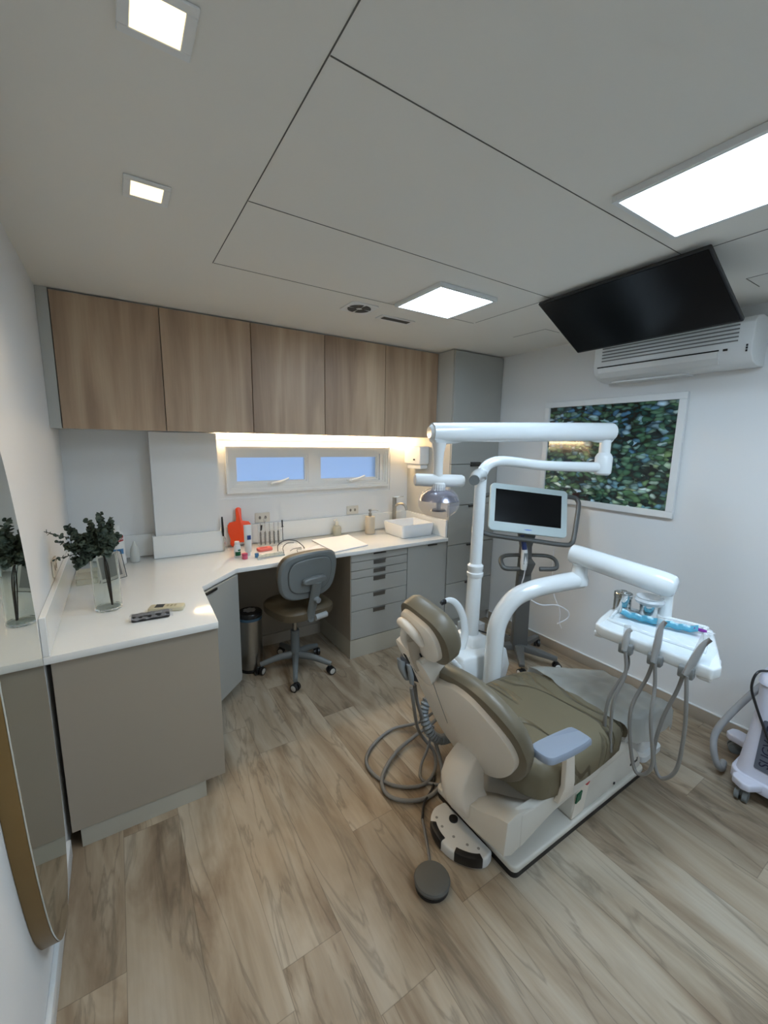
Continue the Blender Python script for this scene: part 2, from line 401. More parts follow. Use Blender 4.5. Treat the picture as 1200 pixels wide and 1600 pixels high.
# ------------------------------------------------------------------ window
WF = MB()
def picture_frame(mb, x0, x1, z0, z1, wd, y0, y1):
    mb.box(x0, x1, y0, y1, z1-wd, z1); mb.box(x0, x1, y0, y1, z0, z0+wd)
    mb.box(x0, x0+wd, y0, y1, z0+wd, z1-wd); mb.box(x1-wd, x1, y0, y1, z0+wd, z1-wd)
picture_frame(WF, 0.945, 2.372, 1.245, 1.592, 0.018, -0.030, -0.0005)
picture_frame(WF, 0.963, 2.354, 1.263, 1.574, 0.020, -0.018, -0.0005)
picture_frame(WF, 0.983, 2.334, 1.283, 1.554, 0.018, -0.008, 0.05)
WF.box(1.592, 1.675, -0.008, 0.05, 1.301, 1.536)
win = struct(WF, 'window_1', WHITE, smooth=False)
tag(win, 'long narrow white window in two panes above the worktop')
lp = MB(); picture_frame(lp, 0.884, 2.404, 1.195, 1.652, 0.012, -0.006, -0.0005)
struct(lp, 'window_frame', WHITE, win)
FROST = mat('frosted_window_glass', (205, 222, 240), 0.55, trans=0.85, ior=1.2)
for k, (a, b) in enumerate(((0.996, 1.592), (1.675, 2.272))):
    s = MB(); picture_frame(s, a, b, 1.301, 1.540, 0.016, -0.004, 0.03); picture_frame(s, a+0.016, b-0.016, 1.317, 1.524, 0.014, 0.003, 0.03)
    so = struct(s, 'window_sash', WHITE, win, smooth=False)
    p = MB().box(a+0.031, b-0.031, 0.012, 0.018, 1.329, 1.511)
    struct(p, 'window_pane', FROST, so)
    hx = (1.285, 1.975)[k]
    hb = MB(); hb.box(hx-0.03, hx+0.045, -0.02, -0.006, 1.302, 1.318); hb.tube([(hx, -0.028, 1.312), (hx+0.06, -0.045, 1.325), (hx+0.125, -0.05, 1.348)], [0.010, 0.009, 0.008], n=8)
    hb.cyl((hx, -0.018, 1.31), (hx, -0.036, 1.312), 0.013)
    struct(hb, 'window_handle', WHITE, so)

# ------------------------------------------------------------------ upper wall cabinets
xs = [0.053, 0.5425, 1.052, 1.562, 2.072, 2.594]
def wall_cabinet(x0, x1, label):
    wd = x1-x0
    t = thing('wall_cabinet', (x0, -0.402, 1.684), label, 'cabinet', 'wood fronted cabinets along the back wall')
    MB().box(x0+0.001, x1-0.001, -0.384, -0.001, 1.686, H-0.002).build('body', GREYL, t, smooth=False)
    MB().box(x0+0.002, x1-0.002, -0.402, -0.385, 1.684, H-0.010).bevel(0.0012, 1).build('door', WOOD, t, smooth=False)
    return t
lbl = ['wood fronted wall cabinet at the far left end beside the left wall', 'wood fronted wall cabinet above the boxed column, second from left wall',
       'wood fronted wall cabinet over the left window pane, middle of the row of five', 'wood fronted wall cabinet over the right window pane, fourth from left wall',
       'wood fronted wall cabinet at the right end touching the tall grey cupboard']
for i in range(5): wall_cabinet(xs[i], xs[i+1], lbl[i])
tag(MB().box(0.0005, 0.051, -0.398, -0.001, 1.684, H-0.001).bevel(0.001, 1).build('filler_strip', GREYL, origin=(0.02, -0.39, 1.684), smooth=False), 'narrow pale grey filler strip between left wall and first wood door', 'filler panel')

# ------------------------------------------------------------------ tall cupboard
t = thing('tall_cupboard', (2.9, -0.6, 0), 'tall grey cupboard from floor to ceiling in the back right corner', 'cupboard')
MB().box(2.5965, W-0.002, -0.588, -0.001, 0.09, H-0.004).build('body', GREYL, t, smooth=False)
zz = [(1.470, H-0.012), (1.122, 1.464), (0.778, 1.116), (0.434, 0.772), (0.092, 0.428)]
for k, (a, b) in enumerate(zz):
    d = MB().box(2.599, W-0.006, -0.606, -0.589, a, b).bevel(0.0012, 1).build('door' if k == 0 else 'drawer', GREY, t, smooth=False)
    if k: MB().box(2.815, 2.925, -0.6185, -0.6065, b-0.016, b-0.001).build('handle', HANDLE, d, smooth=False)
    else: MB().box(2.815, 2.925, -0.6185, -0.6065, a+0.001, a+0.014).build('handle', HANDLE, d, smooth=False)
MB().box(2.60, W-0.006, -0.575, -0.56, 0.0, 0.09).build('kick_board', GREYL, t, smooth=False)

# ------------------------------------------------------------------ worktop and splashes
poly = [(0.001, -1.364), (0.601, -1.364), (0.618, -0.853), (0.856, -0.616), (2.592, -0.616), (2.592, -0.001), (0.872, -0.001), (0.872, -0.122), (0.460, -0.122), (0.460, -0.001), (0.001, -0.001)]
t = thing('worktop', (0.9, -0.6, 0.82), 'white quartz worktop running from the left peninsula to the sink', 'worktop')
MB().prism(poly, 0.820, 0.850).bevel(0.0025, 2).build('slab', QUARTZ, t)
def splash(*b): MB().box(*b).bevel(0.002, 1).build('backsplash', QUARTZ, t, smooth=False)
splash(0.001, 0.022, -1.362, -0.001, 0.8505, 1.0); splash(0.0225, 0.459, -0.021, -0.001, 0.8505, 1.0)
splash(0.440, 0.461, -0.121, -0.0215, 0.8505, 1.0); splash(0.440, 0.890, -0.142, -0.1225, 0.8505, 1.0); splash(0.871, 0.890, -0.122, -0.0215, 0.8505, 1.0)
splash(0.8905, 2.592, -0.021, -0.001, 0.8505, 1.0); splash(2.572, 2.592, -0.600, -0.0215, 0.8505, 1.0)

# ------------------------------------------------------------------ base cabinets
t = thing('peninsula_cabinet', (0.4, -1.0, 0), 'taupe base cabinet of the left peninsula with an angled corner door', 'cabinet')
pb = [(0.016, -1.325), (0.585, -1.325), (0.585, -0.862), (0.846, -0.585), (0.868, -0.585), (0.868, -0.145), (0.016, -0.145)]
MB().prism(pb, 0.10, 0.816).build('body', GREYL, t, smooth=False)
MB().box(0.018, 0.600, -1.344, -1.326, 0.085, 0.816).bevel(0.001, 1).build('end_panel', TAUPE, t, smooth=False)
MB().prism([(0.045, -1.338), (0.515, -1.338), (0.515, -1.318), (0.515, -0.80), (0.73, -0.55), (0.80, -0.55), (0.80, -0.2), (0.045, -0.2)], 0.0, 0.098).build('kick_board', KICK, t, smooth=False)
a, b = Vector((0.598, -0.868, 0)), Vector((0.850, -0.606, 0)); dv = (b-a); L_ = dv.length; dv.normalize(); nv = Vector((dv.y, -dv.x, 0))
M_ = frame((a.x, a.y, 0), dv, -nv, (0, 0, 1))
d = MB(M_).box(0.002, L_-0.004, -0.016, 0.0, 0.100, 0.812).bevel(0.001, 1).build('door', GREY, t, smooth=False)
MB(M_).box(0.03, 0.13, -0.027, -0.0165, 0.797, 0.811).build('handle', HANDLE, d, smooth=False)

t = thing('drawer_cabinet', (1.92, -0.6, 0), 'grey base cabinet with six drawers right of the knee space', 'cabinet')
MB().box(1.668, 2.176, -0.583, -0.02, 0.152, 0.816).build('body', GREYL, t, smooth=False)
MB().box(1.664, 2.176, -0.600, -0.02, 0.0, 0.148).build('kick_board', KICK, t, smooth=False)
MB().box(1.662, 1.6675, -0.602, -0.02, 0.150, 0.816).build('side_panel', TAUPE, t, smooth=False)
zl = [0.818, 0.779, 0.706, 0.643, 0.515, 0.385, 0.152]
zl = [0.818, 0.762, 0.694, 0.632, 0.505, 0.378, 0.152]
for k in range(6):
    d = MB().box(1.670, 2.176, -0.602, -0.584, zl[k+1]+0.002, zl[k]-0.003).bevel(0.001, 1).build('drawer', GREY, t, smooth=False)
    zt = zl[k]-0.004
    hh = 0.010 if k == 0 else 0.032
    MB().box(1.862, 1.968, -0.6055, -0.6025, zt-hh, zt).box(1.862, 1.968, -0.614, -0.6055, zt-0.006, zt).build('handle', HANDLE if k == 0 else mat('grey_tab_metal', (112, 109, 103), 0.35, 0.7) if k == 1 else bpy.data.materials['grey_tab_metal'], d, smooth=False)

t = thing('sink_cabinet', (2.39, -0.6, 0), 'grey single door base cabinet under the basin', 'cabinet')
MB().box(2.180, 2.592, -0.583, -0.02, 0.152, 0.816).build('body', GREYL, t, smooth=False)
MB().box(2.180, 2.592, -0.600, -0.02, 0.0, 0.148).build('kick_board', KICK, t, smooth=False)
d = MB().box(2.182, 2.590, -0.602, -0.584, 0.154, 0.815).bevel(0.001, 1).build('door', GREY, t, smooth=False)
MB().box(2.385, 2.475, -0.614, -0.6025, 0.802, 0.814).build('handle', HANDLE, d, smooth=False)
tag(MB().box(0.872, 1.661, -0.05, -0.03, 0.0, 0.816).build('modesty_panel', TAUPE, origin=(1.27, -0.04, 0), smooth=False), 'taupe back panel inside the knee space behind the stool', 'panel')

# ================================================================== CEILING FIXTURES
EMC = mat('cool_led_diffuser', (255, 255, 255), 0.5, emit=(0.70, 0.90, 1.12), es=PANEL_STRENGTH)
def led_panel(x0, x1, y0, y1, label, grp=None):
    t = thing('ceiling_light_panel', ((x0+x1)/2, (y0+y1)/2, H), label, 'ceiling light', grp)
    f = MB(); wd = 0.016; z0, z1 = H-0.020, H-0.0005
    f.box(x0, x1, y0, y0+wd, z0, z1); f.box(x0, x1, y1-wd, y1, z0, z1); f.box(x0, x0+wd, y0+wd, y1-wd, z0, z1); f.box(x1-wd, x1, y0+wd, y1-wd, z0, z1)
    f.bevel(0.001, 1).build('frame', WHITE, t, smooth=False)
    MB().box(x0+wd, x1-wd, y0+wd, y1-wd, H-0.010, H-0.006).build('diffuser', EMC, t, smooth=False)
led_panel(1.605, 1.985, -1.585, -1.205, 'square white LED ceiling panel near the air vents')
led_panel(1.595, 1.99, -3.20, -2.385, 'long white LED ceiling panel nearest the viewer at the right edge')
led_panel(1.6, 2.0, -4.35, -3.8, 'white LED ceiling panel behind the viewer')
EMW = mat('warm_led_diffuser', (255, 240, 210), 0.5, emit=(1.0, 0.80, 0.45), es=SPOT_STRENGTH)
def downlight(x, y, label):
    t = thing('downlight', (x, y, H), label, 'downlight', 'warm square downlights')
    f = MB(); a, b = 0.062, 0.042
    f.box(x-a, x+a, y-a, y-b, H-0.006, H-0.0005); f.box(x-a, x+a, y+b, y+a, H-0.006, H-0.0005); f.box(x-a, x-b, y-b, y+b, H-0.006, H-0.0005); f.box(x+b, x+a, y-b, y+b, H-0.006, H-0.0005)
    f.bevel(0.0015, 1).build('trim_ring', WHITE, t, smooth=False)
    MB().box(x-b, x+b, y-b, y+b, H-0.005, H-0.003).build('lens', EMW, t, smooth=False)
    l = bpy.data.lights.new('warm_spot', 'SPOT'); l.energy = 6.5; l.color = (1.0, 0.80, 0.55); l.spot_size = 2.3; l.spot_blend = 0.9; l.shadow_soft_size = 0.05
    lo = bpy.data.objects.new('warm_spot', l); COL.objects.link(lo); lo.location = (x, y, H-0.02)
downlight(0.418, -1.615, 'warm square downlight farther from the viewer, near the wood cabinets')
downlight(0.400, -2.225, 'large warm square downlight nearest the viewer at the top edge')
# round four-way vent and slot grille
t = thing('round_vent', (1.485, -1.03, H), 'white square ceiling vent with a round four-way grille', 'vent')
MB().prism(rrect(1.40, 1.57, -1.115, -0.945, 0.02), H-0.006, H-0.0005).bevel(0.001, 1).build('plate', WHITE, t)
for k in range(4):
    a0 = k*PI/2+0.12; a1 = (k+1)*PI/2-0.12; pts = []
    for j in range(9): a = a0+(a1-a0)*j/8; pts.append((1.485+0.066*math.cos(a), -1.03+0.066*math.sin(a)))
    for j in range(9): a = a1-(a1-a0)*j/8; pts.append((1.485+0.018*math.cos(a), -1.03+0.018*math.sin(a)))
    MB().prism(pts, H-0.0085, H-0.0062).build('grille_slot', mat('vent_shadow', (78, 76, 72), 0.8) if k == 0 else bpy.data.materials['vent_shadow'], t, smooth=False)
t = thing('slot_vent', (1.775, -0.965, H), 'narrow rectangular slot grille in the ceiling beside the round vent', 'vent')
MB().box(1.655, 1.895, -1.005, -0.925, H-0.005, H-0.0005).bevel(0.001, 1).build('plate', WHITE, t, smooth=False)
MB().box(1.68, 1.87, -0.985, -0.947, H-0.0075, H-0.0052).build('grille_slot', bpy.data.materials['vent_shadow'], t, smooth=False)
# LED strip under the cabinets, over the window
EMS = mat('warm_led_strip', (255, 240, 210), 0.5, emit=(1.0, 0.72, 0.42), es=STRIP_STRENGTH)
tag(MB().box(0.895, 2.585, -0.034, -0.010, 1.668, 1.6835).build('led_strip', EMS, origin=(1.7, -0.02, 1.676), smooth=False), 'warm yellow LED strip glowing under the wood cabinets over the window', 'light strip')

# ================================================================== TV, AIR CONDITIONER, PICTURE
A, B, C_, D = Vector((2.165, -1.68, 2.350)), Vector((2.145, -2.435, 2.350)), Vector((2.485, -2.475, 2.150)), Vector((2.533, -1.715, 2.153))
ux = ((B-A)+(C_-D)).normalized(); vy = ((A-D)+(B-C_)); vy = (vy-ux*vy.dot(ux)).normalized(); nz = ux.cross(vy)
ctr = (A+B+C_+D)/4; wv = ((B-A).length+(C_-D).length)/2; hv = ((A-D).length+(B-C_).length)/2
if (Vector((CX, CY, CZ))-ctr).dot(nz) < 0: nz = -nz; ux = -ux
MT = frame(ctr, ux, vy, nz)
t = thing('television', ctr, 'black flat television hung tilted from the ceiling in front of the air conditioner', 'television')
MB(MT).prism(rrect(-wv/2, wv/2, -hv/2, hv/2, 0.006), -0.016, -0.001).bevel(0.002, 1).build('casing', BLACK, t)
MB(MT).box(-wv/2+0.008, wv/2-0.008, -hv/2+0.014, hv/2-0.008, -0.0005, 0.0012).build('screen', SCREEN, t, smooth=False)
br = MB(MT); br.box(-0.10, 0.10, -0.08, 0.08, -0.045, -0.0165)
br.build('bracket', BLACK, t)
MB().cyl((ctr.x+0.02, ctr.y, 2.27), (ctr.x+0.02, ctr.y, H-0.01), 0.02).box(ctr.x-0.05, ctr.x+0.09, ctr.y-0.07, ctr.y+0.07, H-0.012, H-0.0005).build('ceiling_mount', BLACK, t)

t = thing('air_conditioner', (W, -1.95, 2.06), 'white wall mounted air conditioner high on the right wall behind the television', 'air conditioner')
prof = [(W-0.001, 2.055), (W-0.001, 2.295), (W-0.10, 2.300), (W-0.165, 2.285), (W-0.195, 2.255), (W-0.200, 2.150), (W-0.190, 2.105), (W-0.150, 2.068), (W-0.09, 2.055)]
MB().prism(prof, -2.36, -1.545, 'y').bevel(0.006, 3, 50).build('housing', WHITE, t)
for k in range(6):
    z = 2.168+0.019*k
    MB().box(W-0.2045, W-0.1985, -2.30, -1.60, z, z+0.006).build('intake_slot', mat('grille_shadow', (120, 120, 117), 0.7) if k == 0 else bpy.data.materials['grille_shadow'], t, smooth=False)
fl = MB(); fl.rings([[(W-0.2035, y, 2.130), (W-0.1945, y, 2.100), (W-0.165, y, 2.072), (W-0.162, y, 2.077), (W-0.190, y, 2.103), (W-0.199, y, 2.130)] for y in (-1.58, -2.22)])
fl.build('louvre', WHITE, t, smooth=False)
MB().box(W-0.2042, W-0.199, -2.225, -1.575, 2.1315, 2.1375).build('outlet_gap', GAP, t, smooth=False)
MB().box(W-0.2035, W-0.199, -2.262, -2.243, 2.128, 2.138).build('sensor', GAP, t, smooth=False)
for k in range(3): MB().box(W-0.2037, W-0.1995, -2.344, -2.337, 2.112+0.013*k, 2.121+0.013*k).build('badge', BLACK, t, smooth=False)
MB().box(W-0.10, W-0.001, -2.05, -1.62, 2.046, 2.0555).build('drip_tray', WHITE, t, smooth=False)

t = thing('framed_picture', (W, -1.53, 1.2), 'white framed painting of dark green and blue leaves on the right wall', 'picture')
f = MB(); y0, y1, z0, z1 = -2.042, -1.075, 1.200, 1.962; fw = 0.042
for bx in ((y0, y1, z1-fw, z1), (y0, y1, z0, z0+fw), (y0, y0+fw, z0+fw, z1-fw), (y1-fw, y1, z0+fw, z1-fw)): f.box(W-0.028, W-0.0005, *bx)
f.bevel(0.002, 1).build('frame', WHITE, t, smooth=False)
MB().box(W-0.014, W-0.002, y0+fw, y1-fw, z0+fw, z1-fw).build('print', leaf_print_mat(), t, smooth=False)

# ------------------------------------------------------------------ mirror on the left wall
mo = [(-1.82, 1.60), (-1.725, 1.38), (-1.665, 1.15), (-1.628, 0.92), (-1.612, 0.66), (-1.622, 0.42), (-1.67, 0.25), (-1.76, 0.165), (-1.87, 0.20), (-1.95, 0.31), (-2.00, 0.45), (-2.048, 0.67), (-2.075, 0.88), (-2.10, 1.13), (-2.13, 1.40), (-2.12, 1.62), (-2.04, 1.76), (-1.93, 1.73)]
t = thing('wall_mirror', (0.0, -1.85, 0.16), 'tall organic oval mirror with a gold edge on the left wall', 'mirror')
MM = Matrix(((0, 0, 1, 0), (1, 0, 0, 0), (0, 1, 0, 0), (0, 0, 0, 1)))
MB(MM).pillow(mo, [(0.001, 0.0), (0.038, 0.0)], 6).build('gold_frame', GOLD, t)
MB(MM).pillow(mo, [(0.0385, 0.002), (0.0415, 0.002), (0.0420, 0.003)], 6).build('mirror_glass', MIRROR, t, smooth=False)

# outlets
def outlet(name, M, label, grp='wall sockets'):
    o = M.translation
    t = thing(name, o, label, 'socket', grp)
    MB(M).prism(rrect(-0.058, 0.058, -0.038, 0.038, 0.006), 0.0005, 0.008).bevel(0.0015, 1).build('plate', mat('ivory_plastic', (214, 207, 192), 0.4) if 'ivory_plastic' not in bpy.data.materials else bpy.data.materials['ivory_plastic'], t)
    for s in (-0.022, 0.022):
        MB(M).prism([(s+0.010*math.cos(2*PI*k/6+PI/6), 0.014*math.sin(2*PI*k/6+PI/6)) for k in range(6)], 0.0082, 0.0095).build('socket_hole', mat('socket_shadow', (120, 112, 100), 0.6) if 'socket_shadow' not in bpy.data.materials else bpy.data.materials['socket_shadow'], t, smooth=False)
outlet('wall_socket', frame((1.205, -0.0005, 1.045), (1, 0, 0), (0, 0, 1), (0, -1, 0)), 'double ivory wall socket behind the black handled instruments')
outlet('wall_socket', frame((2.003, -0.0005, 1.045), (1, 0, 0), (0, 0, 1), (0, -1, 0)), 'double ivory wall socket between the clear bottle and the tap')
outlet('wall_socket', frame((0.0005, -0.85, 1.035+0.02), (0, -1, 0), (0, 0, 1), (1, 0, 0)), 'pale wall socket on the left wall above the splash by the vase')
t = thing('paper_towel_dispenser', (2.596, -0.20, 1.42), 'white paper towel dispenser on the side of the tall cupboard', 'dispenser')
MD = frame((2.5963, -0.20, 1.52), (0, -1, 0), (0, 0, 1), (-1, 0, 0))
MB(MD).prism(rrect(-0.12, 0.12, -0.07, 0.09, 0.02), 0.0, 0.10).bevel(0.012, 3).build('cover', WHITE, t)
MB(MD).prism(rrect(-0.10, 0.10, -0.11, -0.07, 0.012), 0.0, 0.08).bevel(0.006, 2).build('chute', WHITE, t)
MB(MD).box(0.02, 0.045, -0.035, -0.02, 0.1005, 0.102).build('lock', BLACK, t, smooth=False)
# ================================================================== DENTAL CHAIR
CYM = -2.13
chair = thing('dental_chair', (1.90, CYM, 0), 'olive upholstered dental treatment chair on a cream base in the middle of the floor', 'dental chair')
# base plate with dark rubber rim
bp_ = rrect(1.425, 2.400, -2.360, -1.895, 0.025)
MB().prism(rrect(1.428, 2.397, -2.357, -1.898, 0.025), 0.0, 0.024).build('rubber_rim', BLACK, chair)
MB().prism(bp_, 0.024, 0.052).bevel(0.008, 3).build('base_plate', CREAMB, chair)
# front housing with switches
hs = [(1.80, 0.053), (1.80, 0.10), (1.835, 0.245), (1.87, 0.285), (2.10, 0.315), (2.17, 0.285), (2.335, 0.150), (2.375, 0.10), (2.375, 0.053)]
hous = MB()
yy = [(-2.348, 0.0), (-2.30, 0.0), (-1.98, 0.0), (-1.93, 0.0)]
hous.rings([[(x, -2.348, z) for x, z in hs], [(x+(0.0), -2.30, z+ (0.02 if z > 0.2 else 0)) for x, z in hs], [(x, -1.95, z+(0.02 if z > 0.2 else 0)) for x, z in hs], [(x, -1.91, z) for x, z in hs]])
hous = hous.bevel(0.008, 3).build('base_housing', CREAMB, chair)
pn = MB().rings([[(1.795, -2.351, 0.06), (1.880, -2.351, 0.06), (1.925, -2.351, 0.262), (1.838, -2.351, 0.24)], [(1.795, -2.345, 0.06), (1.880, -2.345, 0.06), (1.925, -2.345, 0.262), (1.838, -2.345, 0.24)]]).bevel(0.002, 1).build('switch_panel', CREAM, chair, smooth=False)
MB().rings([[(1.808, -2.3565, 0.135), (1.842, -2.3565, 0.142), (1.850, -2.3565, 0.180), (1.816, -2.3565, 0.174)], [(1.808, -2.3512, 0.135), (1.842, -2.3512, 0.142), (1.850, -2.3512, 0.180), (1.816, -2.3512, 0.174)]]).build('rocker_switch', GREEN, pn, smooth=False)
MB().cyl((1.866, -2.3512, 0.222), (1.866, -2.366, 0.222), 0.016, 0.014).box(1.860, 1.888, -2.3625, -2.3515, 0.208, 0.224).build('red_knob', RED, pn)
write('model_lettering', 'CK20', mat('print_grey', (70, 68, 64), 0.6), frame((1.965, -2.3925, 0.322), (1, 0, 0.10), (-0.1, 0, 1), (0, -1, 0)), 0.030, chair)
mk = MB()
for k in range(6): mk.box(2.270+0.012*k, 2.278+0.012*k, -2.3500, -2.3482, 0.100, 0.112+(0.010 if k == 5 else 0))
mk.build('maker_badge', bpy.data.materials['print_grey'], chair, smooth=False)
MB().cyl((2.13, -2.3485, 0.075), (2.13, -2.352, 0.075), 0.006).build('screw_cap', BLACK, chair)
# lift frame: side beams and rear block
def beam(ys, yo, cut=0.0):
    side = [(1.40, 0.342), (1.46, 0.336), (1.55, 0.335), (1.70, 0.338), (1.90, 0.352), (2.05, 0.362), (2.11, 0.335), (2.12, 0.29), (2.0, 0.275), (1.78, 0.265), (1.60, 0.252), (1.53, 0.235), (1.46, 0.215), (1.40, 0.20)]
    side = [(max(x, cut), z-0.010) for x, z in side]
    return MB().rings([[(x, ys, z) for x, z in side], [(x, yo, z) for x, z in side]]).bevel(0.008, 3, 30)
beam(-2.350, -2.390).build('side_beam', CREAMB, chair)
MB().box(1.55, 2.08, -1.905, -1.875, 0.255, 0.335).bevel(0.008, 2).build('side_beam', CREAMB, chair)
cm = [(-2.3875, 1.318, 0.185, 0.345), (-2.34, 1.322, 0.175, 0.325), (-2.26, 1.330, 0.150, 0.275), (-2.19, 1.345, 0.120, 0.235), (-2.08, 1.365, 0.092, 0.165), (-1.98, 1.385, 0.070, 0.130)]
MB().rings([[(x0, y, za+0.02), (x0+0.04, y, za), (1.50, y, za+0.03), (1.50, y, zb-0.025), (x0+0.06, y, zb), (x0+0.01, y, zb-0.01)] for y, x0, za, zb in cm]).bevel(0.008, 3, 30).build('rear_crossmember', CREAMB, chair)
MB().rings([[(x, -2.28, z) for x, z in ((1.50, 0.06), (1.74, 0.06), (2.0, 0.26), (1.86, 0.27))], [(x, -1.98, z) for x, z in ((1.50, 0.06), (1.74, 0.06), (2.0, 0.26), (1.86, 0.27))]]).bevel(0.01, 2).build('lift_arm', CREAMB, chair)
# seat cushion
so = [(1.462, -2.13), (1.466, -2.28), (1.485, -2.355), (1.54, -2.398), (1.70, -2.415), (1.90, -2.418), (2.01, -2.408), (2.06, -2.36), (2.075, -2.20), (2.07, -2.03), (2.03, -1.94), (1.90, -1.885), (1.70, -1.865), (1.54, -1.870), (1.485, -1.905), (1.466, -1.98)]
def seat_bend(x, y): return 0.02*max(0, (x-1.75))/0.3 - 0.03*max(0, x-1.98)/0.08
sbm = MB()
sbm.pillow(so, [(0.318, 0.04), (0.316, 0.015), (0.335, 0.0), (0.42, -0.004), (0.448, 0.004), (0.466, 0.022), (0.478, 0.05), (0.484, 0.10), (0.486, 0.16), (0.487, 0.21)], 6, seat_bend)
sbm.build('seat_cushion', OLIVEW, chair)
# leg rest
ll = [(2.045, -2.13), (2.05, -2.38), (2.12, -2.40), (2.30, -2.395), (2.40, -2.385), (2.445, -2.34), (2.45, -2.24), (2.44, -2.14), (2.40, -2.08), (2.30, -2.05), (2.15, -1.99), (2.06, -1.97)]
lb = lambda x, y: -0.20*max(0, x-2.06)
MB().pillow(ll, [(0.375, 0.03), (0.37, 0.01), (0.385, 0.0), (0.44, -0.002), (0.462, 0.012), (0.474, 0.04), (0.478, 0.09)], 6, lb).build('leg_rest', OLIVE, chair)
FILM = mat('frosted_plastic_cover', (176, 178, 172), 0.35, alpha=0.72, bump=0.5, bscale=14)
cv = MB()
def cover(u, v):
    # u: along the leg rest, v: across from far edge over the top and down the near side
    x = 1.985+0.49*u+0.03*math.sin(v*9)*(1-u)
    top = 0.494-0.20*max(0, x-2.06)
    yf = -1.935-0.33*max(0, x-2.0)
    yn = -2.425
    drop = 0.085+0.06*math.sin(u*PI)
    if v < 0.12: f = v/0.12; y = yf+0.012; z = top-0.06*(1-f)
    elif v < 0.72: f = (v-0.12)/0.6; y = yf+(yn-yf)*f; z = top+0.004*math.sin(u*23+f*5)+0.003*math.sin(f*31)
    else: f = (v-0.72)/0.28; y = yn-0.006*math.sin(f*PI)+0.004*math.sin(u*20); z = top-0.012-drop*f
    if u > 0.93: z -= (u-0.93)/0.07*0.05; x -= (u-0.93)/0.07*0.012
    return (x, y, z)
cv.sheet(cover, 36, 44)
cv.build('plastic_foot_cover', FILM, chair, ang=80)
ff = MB(); ff.sheet(lambda u, v: (2.470+0.006*math.sin(v*12), -2.09-0.335*v, 0.375-0.095*u), 6, 24); ff.build('plastic_cover_end', FILM, chair, ang=80)
# pedestal below the foot end
MB().prism(rrect(2.50, 2.64, -2.30, -2.08, 0.025), 0.03, 0.255).bevel(0.006, 2).prism(rrect(2.47, 2.675, -2.325, -2.06, 0.03), 0.0, 0.03).build('foot_pedestal', WHITE, chair)

# backrest: local x = towards the near side (-y), y = up the back, z = towards the seat
TH = math.radians(28)
MBK = frame((1.408, -2.33, 0.434), (0, -1, 0), (-math.sin(TH), 0, math.cos(TH)), (math.cos(TH), 0, math.sin(TH)))
bs = [(0.109, 0.265), (0.092, 0.190), (0.025, 0.065), (-0.060, -0.050), (-0.150, -0.135), (-0.250, -0.185), (-0.345, -0.170), (-0.405, -0.085), (-0.415, 0.03), (-0.405, 0.16), (-0.390, 0.28), (-0.372, 0.40), (-0.345, 0.485), (-0.285, 0.485), (-0.245, 0.405), (-0.165, 0.412), (-0.09, 0.442), (-0.02, 0.435), (0.045, 0.388), (0.095, 0.330)]
bo = [(0.142, 0.292), (0.130, 0.210), (0.075, 0.080), (0.000, -0.030), (-0.085, -0.125), (-0.190, -0.200), (-0.290, -0.222), (-0.385, -0.185), (-0.435, -0.08), (-0.440, 0.05), (-0.425, 0.19), (-0.405, 0.30), (-0.375, 0.385), (-0.320, 0.425), (-0.22, 0.435), (-0.12, 0.462), (-0.01, 0.472), (0.075, 0.435), (0.130, 0.370)]
bb = lambda x, y: 0.0
MB(MBK).pillow(bo, [(-0.004, 0.016), (0.0, 0.003), (0.014, 0.0), (0.028, 0.0), (0.044, 0.007), (0.056, 0.020), (0.063, 0.040), (0.068, 0.075), (0.070, 0.11)], 6, bb).build('backrest_cushion', OLIVEP, chair)
MB(MBK).pillow(bs, [(-0.024, 0.014), (-0.021, 0.005), (-0.014, 0.001), (-0.002, 0.0), (0.006, 0.0)], 6, bb).build('backrest_shell', CREAM, chair)
# neck cover and slot for the headrest bar
MB(MBK).pillow([(-0.265, 0.40), (-0.205, 0.40), (-0.180, 0.455), (-0.195, 0.515), (-0.25, 0.525), (-0.285, 0.48)], [(-0.052, 0.016), (-0.048, 0.0), (-0.02, 0.0), (0.03, 0.006)], 5).build('neck_cover', mat('cream_gloss', (216, 208, 194), 0.25), chair)
MB(MBK).tube([(-0.235, 0.47, -0.03), (-0.225, 0.55, -0.03), (-0.21, 0.62, -0.02)], 0.030, n=12, ell=0.4).build('headrest_bar', mat('cream_metal', (180, 170, 155), 0.3, 0.3), chair)
# dark reveal and levers beside the neck
MB(MBK).tube([(-0.375, 0.50, 0.01), (-0.345, 0.47, -0.01), (-0.30, 0.415, -0.034), (-0.262, 0.405, -0.036)], 0.009, n=8, ell=0.5).build('shell_reveal', GAP, chair)
MB(MBK).pillow([(-0.352, 0.500), (-0.298, 0.425), (-0.268, 0.445), (-0.282, 0.520), (-0.33, 0.56)], [(-0.045, 0.012), (-0.04, 0.0), (0.0, 0.0)], 5).build('neck_bracket', CREAM, chair)
MB(MBK).box(-0.315, -0.300, 0.455, 0.50, -0.0475, -0.044).build('bracket_slot', GAP, chair, smooth=False)

